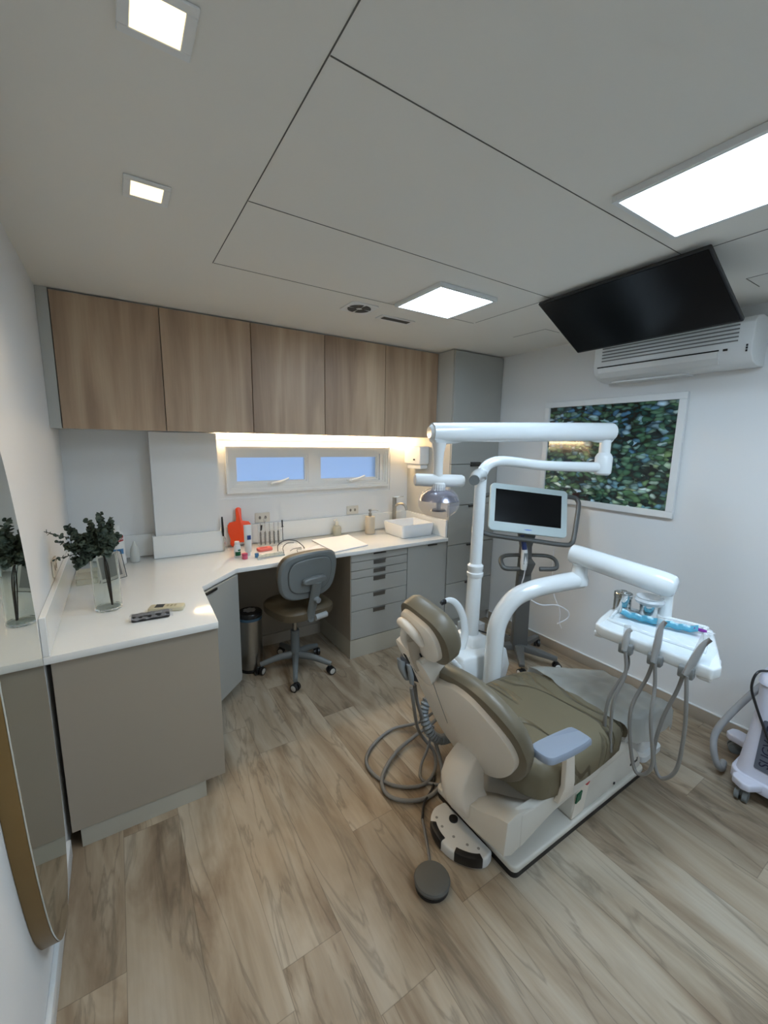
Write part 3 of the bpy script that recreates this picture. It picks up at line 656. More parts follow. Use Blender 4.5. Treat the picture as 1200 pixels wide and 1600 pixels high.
# headrest
TH2 = math.radians(24)
MHR = frame((1.145, -2.128, 0.985), (0, -1, 0), (-math.sin(TH2), 0, math.cos(TH2)), (math.cos(TH2), 0, math.sin(TH2)))
RH = Matrix.Rotation(math.radians(-14), 4, 'Z')
MHR = MHR @ RH
ho = [(0, -0.115), (0.07, -0.108), (0.112, -0.06), (0.122, 0.0), (0.110, 0.065), (0.07, 0.105), (0, 0.115), (-0.07, 0.105), (-0.110, 0.065), (-0.122, 0.0), (-0.112, -0.06), (-0.07, -0.108)]
hb = lambda x, y: 0.5*x*x
MB(MHR).pillow(ho, [(-0.020, 0.012), (-0.016, 0.002), (0.0, 0.0), (0.030, 0.0), (0.050, 0.010), (0.062, 0.03), (0.067, 0.06)], 6, hb).build('headrest_cushion', OLIVEP, chair)
MB(MHR).pillow([(x*0.80-0.005, y*0.84-0.004) for x, y in ho], [(-0.044, 0.03), (-0.042, 0.014), (-0.034, 0.003), (-0.018, 0.0)], 6, hb).build('headrest_shell', CREAM, chair)
k_ = MB(MHR); k_.tube([(-0.072, 0.00, -0.040), (-0.066, 0.045, -0.052), (-0.03, 0.066, -0.058), (0.015, 0.05, -0.056), (0.03, 0.0, -0.046)], [0.012, 0.015, 0.017, 0.017, 0.012], n=14)
k_.build('headrest_bracket', CREAM, chair)
k_ = MB(MHR); k_.tube([(-0.045, 0.035, -0.048), (-0.052, -0.02, -0.054), (-0.045, -0.075, -0.046), (-0.03, -0.125, -0.025)], [0.017, 0.022, 0.022, 0.018], n=14, ell=0.8)
k_.build('headrest_joint', CREAM, chair)
MB(MHR).tube([(0.0, 0.0, -0.047), (-0.005, -0.05, -0.050), (0.012, -0.09, -0.046)], 0.0035, n=6).build('joint_slot', GAP, chair)
MB(MHR).cyl((0.02, -0.098, -0.03), (0.018, -0.098, -0.062), 0.014).build('joint_knob', bpy.data.materials['cream_gloss'], chair)
# rear hinge cover joining backrest to the frame
hc = MB()
secs = [(1.350, 0.145, -2.195, -2.065), (1.322, 0.180, -2.190, -2.052), (1.302, 0.230, -2.178, -2.045), (1.304, 0.285, -2.170, -2.038), (1.328, 0.335, -2.165, -2.036), (1.372, 0.380, -2.16, -2.042), (1.42, 0.430, -2.17, -2.06)]
for x, z, ya, yb in secs: pass
hc.rings([[(x+0.02, ya, z+0.0), (x, ya+0.035, z), (x-0.006, (ya+yb)/2, z), (x, yb-0.035, z), (x+0.02, yb, z), (x+0.14, yb, z+0.02), (x+0.14, ya, z+0.02)] for x, z, ya, yb in secs])
hc.bevel(0.010, 2, 50).build('hinge_cover', CREAM, chair, ang=50)
# arm rest
MAR = frame((1.475, -2.470, 0.640), (0.985, 0.02, -0.10), (-0.02, 1, 0), (0.1, 0, 1))
MB(MAR).pillow([(-0.135, 0.0), (-0.125, 0.034), (-0.08, 0.044), (0.09, 0.040), (0.135, 0.030), (0.145, -0.0), (0.13, -0.032), (0.06, -0.046), (-0.08, -0.044), (-0.125, -0.034)], [(-0.014, 0.008), (-0.010, 0.0), (0.006, 0.0), (0.012, 0.004), (0.014, 0.012)], 4, lambda x, y: -0.5*max(0, x-0.10)).build('armrest_pad', mat('pale_grey_armrest', (134, 142, 154), 0.4), chair)
MB().rings([[(1.525, -2.425, 0.622), (1.590, -2.425, 0.615), (1.590, -2.445, 0.615), (1.525, -2.445, 0.622)], [(1.555, -2.425, 0.52), (1.605, -2.425, 0.52), (1.605, -2.445, 0.52), (1.555, -2.445, 0.52)], [(1.585, -2.410, 0.38), (1.650, -2.410, 0.38), (1.650, -2.430, 0.38), (1.585, -2.430, 0.38)], [(1.580, -2.392, 0.30), (1.675, -2.392, 0.30), (1.675, -2.412, 0.30), (1.580, -2.412, 0.30)]]).bevel(0.004, 2, 25).build('armrest_post', CREAM, chair)
# backrest pull cord
MB(MBK).tube([(-0.185, 0.44, -0.04), (-0.215, 0.30, -0.04), (-0.262, 0.12, -0.034)], 0.0013, n=6).build('cord', GREYP, chair)

# ================================================================== FOOT CONTROLS
t = thing('foot_control', (1.345, -2.13, 0), 'cream half-round foot control with black pedals on the floor at the chair base', 'foot control')
fo = [(1.405, -1.985), (1.345, -1.985), (1.295, -2.02), (1.268, -2.09), (1.275, -2.17), (1.315, -2.235), (1.365, -2.268), (1.412, -2.262), (1.412, -2.12)]
MB().prism([(p.x, p.y) for p in catmull([(a, b, 0) for a, b in fo[:8]], False, 5)], 0.0, 0.050).bevel(0.010, 3, 40).build('housing', WHITE, t)
MB().cyl((1.375, -2.075, 0.050), (1.375, -2.075, 0.056), 0.019).build('black_button', BLACK, t)
fcv = [(p.x, p.y) for p in catmull([(a, b, 0) for a, b in fo[:8]], False, 5)]
cc = Vector((1.40, -2.12))
for k0, k1 in ((11, 18), (21, 30)):
    seg_ = [Vector(q) for q in fcv[k0:k1]]
    outer = [q+(q-cc).normalized()*0.004 for q in seg_]; inner = [q-(q-cc).normalized()*0.022 for q in reversed(seg_)]
    MB().prism([tuple(q) for q in outer+inner], 0.010, 0.0535).bevel(0.003, 2, 50).build('black_pedal', BLACK, t)
for x, y in ((1.32, -2.03), (1.312, -2.075), (1.322, -2.135), (1.345, -2.19), (1.372, -2.225)):
    MB().prism([(x+0.006*math.cos(a*PI/5), y+0.006*math.sin(a*PI/5)) for a in range(10)], 0.0503, 0.0508).build('icon', mat('icon_grey', (150, 150, 148), 0.6) if 'icon_grey' not in bpy.data.materials else bpy.data.materials['icon_grey'], t, smooth=False)
t = thing('foot_pedal', (1.15, -2.205, 0), 'round dark grey foot pedal on a steel rod on the floor', 'foot pedal')
MB().lathe([(0.060, 0.0), (0.064, 0.004), (0.064, 0.014), (0.058, 0.016)], (1.152, -2.205, 0)).build('pedal_base', BLACK, t)
MB().lathe([(0.058, 0.0165), (0.066, 0.020), (0.068, 0.030), (0.064, 0.037), (0.058, 0.039)], (1.152, -2.205, 0)).build('pedal_top', mat('dark_grey_rubber', (92, 91, 86), 0.6), t)
MB().tube([(1.185, -2.155, 0.018), (1.228, -2.08, 0.020), (1.278, -1.985, 0.024)], 0.0055, n=8).build('steel_rod', mat('dull_steel', (120, 120, 120), 0.45, 0.5), t)
MB().tube([(1.278, -1.985, 0.024), (1.34, -1.92, 0.018), (1.43, -1.87, 0.012), (1.50, -1.80, 0.01)], 0.006, n=8).build('pedal_hose', BLACK, t)

# ================================================================== CUSPIDOR UNIT
unit = thing('cuspidor_unit', (1.85, -1.62, 0.27), 'white spittoon unit with a curved spout fixed at the far side of the dental chair', 'spittoon')
ub = MB().rings([[(1.70, -1.76, 0.30), (2.06, -1.735, 0.27), (2.07, -1.51, 0.27), (1.70, -1.50, 0.30)],
                 [(1.68, -1.78, 0.44), (2.085, -1.745, 0.40), (2.09, -1.50, 0.40), (1.68, -1.48, 0.44)],
                 [(1.70, -1.765, 0.545), (2.06, -1.735, 0.50), (2.07, -1.51, 0.50), (1.70, -1.49, 0.545)]]).bevel(0.012, 3, 25).build('unit_body', WHITEG, unit)
MB().rings([[(1.82, -1.70, 0.50), (2.02, -1.70, 0.49), (2.02, -1.51, 0.49), (1.82, -1.51, 0.50)], [(1.86, -1.665, 0.575), (1.965, -1.665, 0.568), (1.965, -1.53, 0.568), (1.86, -1.53, 0.575)]]).bevel(0.01, 2).build('pole_socket', WHITEG, unit)
MB().prism(rrect(1.58, 1.80, -1.62, -1.46, 0.03), 0.60, 0.645).bevel(0.01, 3).build('bowl_tray', WHITEG, unit)
MB().prism(rrect(1.60, 1.78, -1.605, -1.475, 0.025), 0.6455, 0.652).bevel(0.002, 1).build('bowl_rim', WHITEG, unit)
MB().cyl((1.72, -1.57, 0.50), (1.72, -1.57, 0.62), 0.05, 0.06).build('bowl_stem', WHITEG, unit)
arc = [(1.775, -1.66, 0.53), (1.805, -1.655, 0.60), (1.80, -1.65, 0.68), (1.77, -1.65, 0.755), (1.725, -1.65, 0.81), (1.68, -1.65, 0.832), (1.645, -1.65, 0.828)]
MB().tube(arc, [0.028, 0.026, 0.024, 0.022, 0.018, 0.014, 0.012], n=12, ell=0.5).build('water_spout', WHITEG, unit)
MB().tube([(1.660, -1.65, 0.8285), (1.640, -1.65, 0.826), (1.630, -1.65, 0.820)], [0.0150, 0.0145, 0.012], n=10, ell=0.6).build('spout_tip', BLACK, unit)
MB().rings([[(1.62, -1.90, 0.10), (1.80, -1.90, 0.10), (1.80, -1.90, 0.24), (1.62, -1.90, 0.24)], [(1.72, -1.735, 0.32), (1.86, -1.735, 0.32), (1.86, -1.735, 0.42), (1.72, -1.735, 0.42)]]).bevel(0.01, 2).build('mounting_bracket', CREAMB, unit)
MB().cyl((2.045, -1.70, 0.255), (2.045, -1.70, 0.272), 0.010).build('bolt', BLACK, unit)

# suction holder and hoses on the near-left of the unit
sh = thing('suction_holder', (1.34, -1.76, 0.6), 'dark bracket holding suction and air hoses behind the headrest', 'hose holder')
MB().tube([(1.72, -1.735, 0.45), (1.62, -1.76, 0.56), (1.48, -1.76, 0.66), (1.385, -1.75, 0.66)], 0.016, n=10).build('holder_arm', WHITEG, sh)
MSH = frame((1.365, -1.765, 0.615), (0.72, -0.62, -0.28), (-0.18, 0.2, 0.96), (-0.67, -0.75, 0.1))
MB(MSH).prism([(-0.035, 0.03), (-0.02, 0.11), (0.0, 0.115), (0.055, 0.02), (0.05, 0.0), (-0.03, 0.02)], -0.02, 0.012).bevel(0.006, 2).build('holder_cover', CREAM, sh)
MB(MSH).prism([(-0.05, 0.03), (-0.035, 0.038), (0.055, -0.005), (0.062, -0.03), (0.05, -0.075), (-0.02, -0.075), (-0.04, -0.03)], -0.025, 0.018).bevel(0.004, 2).build('bracket_plate', mat('charcoal_plastic', (58, 58, 60), 0.4), sh)
MB(MSH).cyl((0.028, -0.025, 0.018), (0.028, -0.025, 0.030), 0.009).build('chrome_button', CHROME, sh)
MB(MSH).tube([(-0.048, 0.015, 0.015), (-0.052, -0.03, 0.02), (-0.040, -0.075, 0.02)], [0.020, 0.021, 0.016], n=12).build('grey_nozzle', GREYP, sh)
MB(MSH).tube([(-0.010, 0.01, 0.03), (-0.012, -0.04, 0.032), (-0.02, -0.085, 0.03)], [0.012, 0.015, 0.011], n=12).build('grey_nozzle', GREYP, sh)
MB(MSH).tube([(0.035, -0.06, 0.015), (0.040, -0.09, 0.015), (0.035, -0.112, 0.013)], [0.016, 0.018, 0.012], n=12).build('hose_end', mat('pale_grey_plastic', (176, 178, 176), 0.35), sh)
hz = [[(1.345, -1.79, 0.52), (1.37, -1.78, 0.42), (1.43, -1.74, 0.25), (1.50, -1.70, 0.14), (1.545, -1.74, 0.06), (1.50, -1.80, 0.018), (1.40, -1.83, 0.012), (1.29, -1.77, 0.012), (1.235, -1.66, 0.012), (1.25, -1.55, 0.012), (1.35, -1.47, 0.012), (1.50, -1.43, 0.014), (1.64, -1.50, 0.05), (1.72, -1.60, 0.20), (1.76, -1.64, 0.30)],
      [(1.375, -1.775, 0.52), (1.41, -1.76, 0.40), (1.47, -1.75, 0.26), (1.53, -1.77, 0.13), (1.50, -1.86, 0.03), (1.40, -1.90, 0.014), (1.29, -1.87, 0.014), (1.225, -1.79, 0.014), (1.26, -1.69, 0.016), (1.40, -1.60, 0.022), (1.55, -1.56, 0.03), (1.68, -1.60, 0.12), (1.78, -1.62, 0.30)],
      [(1.55, -1.72, 0.20), (1.52, -1.72, 0.09), (1.46, -1.74, 0.02), (1.42, -1.80, 0.011), (1.47, -1.87, 0.011), (1.56, -1.90, 0.011), (1.66, -1.86, 0.03)]]
for k, h_ in enumerate(hz):
    MB().tube(h_, (0.0085, 0.0095, 0.007)[k], n=10, smooth=8).build('grey_hose', HOSE, sh)
cp = catmull([(1.66, -1.735, 0.44), (1.54, -1.725, 0.40), (1.47, -1.735, 0.32), (1.485, -1.775, 0.22), (1.56, -1.790, 0.165), (1.68, -1.76, 0.16), (1.82, -1.67, 0.29)], n=12)
ch = MB(); ch.tube(cp, [0.020 if k % 2 else 0.026 for k in range(len(cp))], n=14, smooth=0)
ch.build('corrugated_hose', GREYP, sh, ang=20)

# ================================================================== DENTAL LIGHT
dl = thing('dental_light', (1.915, -1.60, 0.565), 'tall white pole with a swing arm carrying the clear round dental lamp', 'dental lamp')
PX, PY = 1.915, -1.60
MB().cyl((PX-0.008, PY, 0.568), (PX, PY, 0.93), 0.042, 0.039, n=24).build('lower_pole', WHITEG, dl)
MB().lathe([(0.040, 0.905), (0.046, 0.915), (0.046, 0.932), (0.041, 0.936), (0.041, 0.950), (0.044, 0.956), (0.044, 0.972), (0.032, 0.985)], (PX, PY, 0)).build('pole_collar', WHITEG, dl)
MB().cyl((PX, PY, 0.975), (PX+0.006, PY, 1.455), 0.033, 0.031, n=24).build('upper_pole', WHITEG, dl)
MB().tube([(PX+0.006, PY, 1.43), (PX+0.01, PY-0.005, 1.49), (PX+0.05, PY-0.02, 1.535), (PX+0.13, PY-0.055, 1.548), (PX+0.35, PY-0.145, 1.525), (2.585, -1.885, 1.518)], [0.030, 0.030, 0.028, 0.027, 0.027, 0.029], n=16).build('pipe_arm', WHITEG, dl)
MB().tube([(PX+0.0, PY-0.01, 1.467), (PX-0.06, PY-0.06, 1.485), (PX-0.13, PY-0.10, 1.482), (PX-0.185, PY-0.14, 1.465)], [0.030, 0.030, 0.027, 0.026], n=14).build('cable_elbow', WHITEG, dl)
MB().cyl((PX-0.183, PY-0.139, 1.4655), (PX-0.190, PY-0.146, 1.463), 0.0255).build('grey_end_cap', GREYP, dl)
EX, EY = 2.585, -1.885
MB().lathe([(0.034, 1.475), (0.044, 1.485), (0.046, 1.52), (0.046, 1.575), (0.038, 1.59), (0.030, 1.60), (0.030, 1.67)], (EX, EY, 0)).build('elbow_joint', WHITEG, dl)
LX, LY = 1.615, -1.605
a0 = Vector((EX+0.05, EY-0.012, 1.716)); a1 = Vector((LX-0.055, LY+0.012, 1.688))
d = (a1-a0)
MB().tube([a0, a0+d*0.02, a0+d*0.06, a0+d*0.5, a0+d*0.94, a0+d*0.98, a1], [0.030, 0.046, 0.050, 0.050, 0.047, 0.044, 0.028], n=20, smooth=4).build('spring_arm', WHITEG, dl)
MB().rings([[(LX-0.05, LY+0.03, 1.655), (LX+0.17, LY-0.03, 1.655), (LX+0.16, LY-0.055, 1.655), (LX-0.05, LY-0.03, 1.655)], [(LX-0.03, LY+0.015, 1.632), (LX+0.09, LY-0.015, 1.636), (LX+0.08, LY-0.03, 1.636), (LX-0.03, LY-0.015, 1.632)]]).bevel(0.005, 2).build('arm_underside', WHITEG, dl)
MB().rings([[(EX+0.05, EY+0.02, 1.675), (EX-0.14, EY+0.06, 1.672), (EX-0.14, EY+0.03, 1.672), (EX+0.05, EY-0.025, 1.675)], [(EX+0.03, EY+0.015, 1.655), (EX-0.06, EY+0.03, 1.655), (EX-0.06, EY+0.01, 1.655), (EX+0.03, EY-0.02, 1.655)]]).bevel(0.004, 2).build('arm_underside', WHITEG, dl)
MB().lathe([(0.024, 1.470), (0.023, 1.54), (0.026, 1.59), (0.034, 1.625), (0.036, 1.64)], (LX, LY, 0)).build('lamp_stem', WHITE, dl)
hd = Vector((0.93, -0.36, -0.03)).normalized()
MB().tube([Vector((LX, LY, 1.455))-hd*0.118, Vector((LX, LY, 1.455))-hd*0.11, Vector((LX, LY, 1.455))+hd*0.125, Vector((LX, LY, 1.455))+hd*0.135], [0.026, 0.031, 0.031, 0.026], n=18, smooth=0).build('crossbar_handle', WHITE, dl)
lc = Vector((LX+0.002, LY-0.012, 1.345))
nk = MB(); nk.lathe([(0.030, lc.z+0.05), (0.032, lc.z+0.095), (0.028, lc.z+0.10)], (lc.x-0.005, lc.y, 0))
for k in range(18):
    a = 2*PI*k/18; nk.box(lc.x-0.005+0.031*math.cos(a)-0.0018, lc.x-0.005+0.031*math.cos(a)+0.0018, lc.y+0.031*math.sin(a)-0.0018, lc.y+0.031*math.sin(a)+0.0018, lc.z+0.04, lc.z+0.092)
nk.build('ribbed_neck', WHITE, dl)
MB().ball(lc, 0.112, 0.092, 0.083, n=32, m=16).build('clear_lamp_shield', mat('smoky_clear_plastic', (188, 184, 198), 0.08, alpha=0.2, coat=0.8), dl)
MB().lathe([(0.020, 0.066), (0.058, 0.058), (0.088, 0.036), (0.100, 0.012), (0.097, 0.012), (0.085, 0.034), (0.056, 0.054), (0.018, 0.062)], lc, n=32).build('reflector', mat('faceted_reflector', (150, 148, 158), 0.25, 0.7), dl)
MB().cyl(lc+Vector((0, 0, 0.03)), lc+Vector((0, 0, -0.035)), 0.014, 0.010).cyl(lc+Vector((0, 0, -0.034)), lc+Vector((0, 0, -0.042)), 0.034, 0.040).build('bulb_holder', STEEL, dl)
MB().tube([lc+Vector((0.05, 0.035, 0.05)), lc+Vector((0.055, 0.035, 0.10)), Vector((LX+0.045, LY+0.02, 1.45))], 0.010, n=8).build('lamp_bracket', WHITE, dl)

# ================================================================== INSTRUMENT DELIVERY UNIT
du = thing('delivery_unit', (1.86, -1.86, 0.1), 'white bent-pipe arm with a film wrapped instrument tray over the foot of the chair', 'instrument tray')
MB().tube([(1.835, -1.815, 0.12), (1.84, -1.83, 0.40), (1.845, -1.83, 0.60), (1.862, -1.832, 0.74), (1.925, -1.86, 0.855), (2.02, -1.90, 0.905), (2.14, -1.95, 0.930), (2.275, -2.005, 0.948)], 0.0455, n=20, smooth=8).build('pipe_arm', WHITEG, du)
MB().prism(rrect(1.78, 1.90, -1.885, -1.76, 0.02), 0.06, 0.14).bevel(0.01, 2).build('arm_foot', CREAMB, du)
JX, JY = 2.262, -2.000
MB().lathe([(0.047, 0.925), (0.047, 0.955), (0.040, 0.975), (0.036, 1.025), (0.046, 1.04)], (JX, JY, 0)).build('arm_joint', WHITEG, du)
a0 = Vector((2.248, -1.955, 1.082)); a1 = Vector((2.330, -2.405, 1.020)); d = a1-a0
MB().tube([a0-d*0.02, a0, a0+d*0.06, a0+d*0.5, a0+d*0.9, a0+d*1.0, a0+d*1.03], [0.025, 0.042, 0.050, 0.053, 0.056, 0.050, 0.03], n=20, smooth=4).build('spring_arm', WHITEG, du)
MB().cyl((2.325, -2.385, 1.0), (2.325, -2.385, 0.876), 0.024, 0.030).build('tray_stem', WHITEG, du)
TA = Vector((0.17, -0.985, 0)).normalized()
MT2 = frame((2.140, -2.440, 0.875), TA, (-TA.y, TA.x, 0.0), (0, 0, 1))
# local x runs along the tray away from the pole, y towards the wall
to = [(-0.215, -0.04), (-0.222, 0.13), (-0.19, 0.165), (0.12, 0.205), (0.16, 0.185), (0.215, -0.05), (0.240, -0.16), (0.22, -0.210), (-0.16, -0.150), (-0.205, -0.12)]
MB(MT2).prism(to, -0.048, 0.0).bevel(0.010, 3, 30).build('tray_body', WHITEG, du)
rim = MB(MT2); ro = [(-0.175, -0.02), (-0.185, 0.125), (-0.16, 0.15), (0.11, 0.18), (0.135, 0.15), (0.17, -0.06), (0.14, -0.095), (-0.14, -0.06)]
R_ = catmull([(a, b, 0.004) for a, b in ro], True, 4); R_ += [R_[0]]
rim.tube([(p.x, p.y, 0.004) for p in R_], 0.008, n=8, smooth=0, cap=False); rim.build('tray_lip', WHITEG, du)
for sx, (a, b) in ((-1, (-0.205, -0.165)), (1, (0.175, 0.222))):
    MB(MT2).prism([(a, -0.13 if sx < 0 else -0.195), (b, -0.125 if sx < 0 else -0.20), (b, -0.02), (a, -0.02)], -0.062, -0.030).bevel(0.01, 3).build('side_grip', WHITE, du)
WRAP = mat('cling_film', (226, 240, 246), 0.08, alpha=0.28, bump=0.9, bscale=22, coat=0.6)
MB(MT2).sheet(lambda u, v: (-0.175+0.385*u, -0.160-0.048*u+0.17*v, 0.007+0.006*math.sin(v*PI)+0.003*math.sin(u*31+v*9)), 40, 14).build('film_wrap', WRAP, du, ang=80)
HM = mat('grey_holder_plastic', (120, 122, 120), 0.35)
SLV = mat('clear_sleeve', (206, 208, 205), 0.2, alpha=0.32, bump=0.8, bscale=60)
hps = [(-0.060, (0, 0), 0.085, 0.0, 0.50), (0.046, (0.02, 0), 0.150, 0.0, 0.60), (0.148, (0.05, 0), 0.135, 0.040, 0.65)]
for k, (hx, lean, ln, dx, sag) in enumerate(hps):
    h0 = MB(MT2); yb = -0.185-0.13*(hx+0.05)
    h0.prism([(hx-0.024, yb-0.012), (hx+0.024, yb-0.012), (hx+0.026, yb+0.02), (hx-0.026, yb+0.02)], -0.065, -0.022)
    hob = h0.bevel(0.006, 2).build('handpiece_holder', HM, du)
    b0 = Vector((hx, yb-0.016, -0.045)); tip = Vector((hx+dx, yb+0.01+0.03*(k > 0), -0.045+ln))
    hp_ = MB(MT2).tube([b0, b0+(tip-b0)*0.4, b0+(tip-b0)*0.8, tip+Vector((0.010, 0.0, 0.0))], [0.010, 0.013, 0.010, 0.008], n=12).build('handpiece', mat('dark_handpiece', (112, 104, 98), 0.3, 0.6) if k == 1 else (bpy.data.materials['dark_handpiece'] if k else mat('grey_handpiece', (150, 148, 144), 0.3, 0.4)), du)
    MB(MT2).tube([b0+Vector((0, 0, -0.004)), b0+(tip-b0)*0.5, tip*1.0+Vector((-0.004, 0, 0.012))], [0.0115, 0.0145, 0.0125], n=14).build('plastic_sleeve', SLV, hp_)
    # hose loop, from the holder down to the floor side and back up under the tray
    lo = -0.46 if k == 0 else (-0.485 if k == 1 else -0.465); yo = -0.03 if k < 2 else 0.0
    P = [(hx+0.006, yb-0.016, -0.050), (hx+0.016, yb-0.020, -0.14), (hx+0.024-(0.03 if k == 0 else 0), yb-0.02+yo, -0.26), (hx+0.016-(0.05 if k == 0 else 0)-yo, yb-0.015+yo, lo+0.04), (hx-0.03-yo, yb-0.005+yo, lo-0.03), (hx-0.062-yo, yb+0.0+yo, lo+0.05), (hx-0.052+(0.02 if k == 0 else 0), yb+0.01+yo, -0.27), (hx-0.020+(0.03 if k == 0 else 0), yb+0.02, -0.13), (hx-0.008, yb+0.028, -0.045)]
    MB(MT2).tube(P, 0.0068, n=10, smooth=8).build('handpiece_hose', HOSE, du)
# things on the tray
def pT(x, y, z): return MT2 @ Vector((x, y, z))
def cup(x, y, r, h, label, open_=False):
    c = pT(x, y, 0.0045); t = thing('metal_cup', c, label, 'cup')
    pr = [(r*0.96, 0.0), (r, 0.003), (r, h*0.78), (r*1.04, h*0.80), (r*1.04, h)]
    if open_: MB().lathe(pr+[(r*0.97, h), (r*0.93, h*0.9), (r*0.93, 0.006)], c).build('body', CHROME, t)
    else:
        MB().lathe(pr, c).build('body', CHROME, t)
        MB().lathe([(r*0.90, h+0.0005), (r*0.90, h+0.004), (r*0.4, h+0.006), (r*0.38, h+0.012), (r*0.15, h+0.013)], c).build('lid', CHROME, t)
    return t, c
cup(-0.172, 0.105, 0.037, 0.085, 'polished metal canister with a lid on the left end of the instrument tray')
t, c = cup(-0.072, 0.135, 0.036, 0.055, 'metal cup covered with crumpled clear film on the instrument tray')
MB().lathe([(0.038, 0.052), (0.055, 0.060), (0.060, 0.072), (0.052, 0.082), (0.054, 0.088), (0.046, 0.078), (0.036, 0.066)], c, n=22).build('film_cover', mat('crumpled_film', (225, 230, 232), 0.15, alpha=0.45, bump=1.0, bscale=60), t)
tr = MB(MT2 @ Matrix.Translation((-0.015, 0.055, 0)) @ Matrix.Rotation(math.radians(9), 4, 'Z')).sheet(lambda u, v: (-0.14+0.28*u, -0.030+0.062*v, 0.006+0.014*(abs(v-0.5)*2)**3+0.010*(abs(u-0.5)*2)**6+0.002*math.sin(u*40)), 40, 10, 0.0015)
tag(tr.build('sterile_pouch_tray', BLUEF, origin=pT(0.0, 0.04, 0.0048), ang=80), 'blue film wrapped instrument tray lying across the delivery table', 'tray')
sy = thing('purple_applicator', pT(0.150, 0.10, 0.006), 'small purple applicator at the far right of the instrument tray', 'applicator')
MB(MT2).tube([(0.105, 0.100, 0.014), (0.130, 0.104, 0.014), (0.148, 0.106, 0.014)], [0.006, 0.008, 0.006], n=8).build('grip', mat('purple_plastic', (126, 44, 136), 0.35), sy)
MB(MT2).tube([(0.149, 0.106, 0.014), (0.175, 0.108, 0.014)], [0.004, 0.002], n=8).build('nozzle', PAPER, sy)
# ================================================================== TASK STOOL
def ring_at(c, r, n, a0=0): return [(c[0]+r*math.cos(a0+2*PI*k/n), c[1]+r*math.sin(a0+2*PI*k/n)) for k in range(n)]
def caster(parent, x, y, ang, r, mw, mb, name='caster'):
    d = Vector((math.cos(ang), math.sin(ang), 0)); n = Vector((-d.y, d.x, 0)); c = Vector((x, y, r))
    w = MB()
    for s in (-1, 1): w.cyl(c+n*s*0.006, c+n*s*0.024, r, r*0.96, n=18)
    o = w.build(name, mb, parent)
    h = MB()
    for s in (-1, 1): h.cyl(c+n*s*0.0245, c+n*s*0.0262, r*0.72, r*0.6, n=16)
    h.build('wheel_cap', mw, o)
    b = MB(); b.cyl((x, y, r), (x, y, r*2.15), 0.009).box(x-0.010, x+0.010, y-0.010, y+0.010, r*0.8, r*1.9)
    b.build('caster_stem', mb, o)
    return o
st = thing('task_stool', (1.26, -0.50, 0), 'grey and brown office stool with a round edged backrest at the desk knee space', 'office chair')
SXC, SYC = 1.265, -0.505
GB = mat('stool_grey_plastic', (112, 117, 117), 0.45); BRV = mat('brown_vinyl', (92, 80, 60), 0.5, bump=0.05)
legs = [(1.163, -0.77), (1.455, -0.70), (1.475, -0.40), (1.245, -0.245), (1.025, -0.455)]
for k, (x, y) in enumerate(legs):
    a = Vector((SXC, SYC, 0.115)); b = Vector((x, y, 0.075)); d = (b-a); 
    MB().tube([a, a+d*0.5+Vector((0, 0, 0.012)), b], [0.030, 0.024, 0.018], n=10, ell=0.85).build('leg', GB, st)
    caster(st, x, y, math.atan2(d.y, d.x)+0.9, 0.028, GREYL, BLACK)
MB().cyl((SXC, SYC, 0.09), (SXC, SYC, 0.30), 0.034, 0.030).build('column_sleeve', GB, st)
MB().cyl((SXC, SYC, 0.30), (SXC, SYC, 0.43), 0.016).build('gas_column', STEEL, st)
MB().box(SXC-0.09, SXC+0.09, SYC-0.07, SYC+0.07, 0.425, 0.448).build('seat_plate', BLACK, st)
MS = frame((1.295, -0.505, 0.455), (0.985, 0.17, 0), (-0.17, 0.985, 0), (0, 0, 1))
MB(MS).pillow([(0, -0.205), (0.12, -0.20), (0.19, -0.15), (0.215, -0.02), (0.205, 0.13), (0.13, 0.20), (0, 0.215), (-0.13, 0.20), (-0.205, 0.13), (-0.215, -0.02), (-0.19, -0.15), (-0.12, -0.20)], [(-0.008, 0.02), (-0.004, 0.004), (0.014, 0.0), (0.045, 0.0), (0.060, 0.012), (0.068, 0.04), (0.066, 0.09)], 5).build('seat', BRV, st)
bu = Vector((0.985, 0.17, 0)).normalized(); bn = Vector((0.17, -0.985, 0)).normalized()
bc = Vector((1.292, -0.735, 0.775)); upv = (Vector((0, 0, 1))+bn*0.14).normalized(); bnn = bu.cross(upv).normalized()
MBS = frame(bc, bu, upv, bnn)
if bnn.y > 0: MBS = frame(bc, bu, upv, -bnn)
oo = [(0, -0.165), (0.13, -0.155), (0.195, -0.105), (0.218, 0.0), (0.205, 0.09), (0.15, 0.145), (0, 0.162), (-0.15, 0.145), (-0.205, 0.09), (-0.218, 0.0), (-0.195, -0.105), (-0.13, -0.155)]
cb = lambda x, y: 0.55*x*x*-1
MB(MBS).pillow(oo, [(-0.055, 0.03), (-0.045, 0.008), (-0.02, 0.0), (-0.002, 0.002)], 5, cb).build('backrest_pad', BRV, st)
MB(MBS).pillow([(x*1.01, y*1.01) for x, y in oo], [(-0.004, 0.004), (0.0, 0.0), (0.012, 0.002), (0.020, 0.012)], 5, cb).build('backrest_shell', GB, st)
MB(MBS).pillow([(x*0.76, y*0.74+0.004) for x, y in oo], [(0.0198, 0.0), (0.0215, 0.0)], 5, lambda x, y: -0.55*x*x).build('shell_groove', mat('groove_grey', (70, 74, 74), 0.5), st)
MB(MBS).pillow([(x*0.745, y*0.725+0.004) for x, y in oo], [(0.0210, 0.0), (0.0245, 0.004)], 5, lambda x, y: -0.55*x*x).build('shell_panel', GB, st)
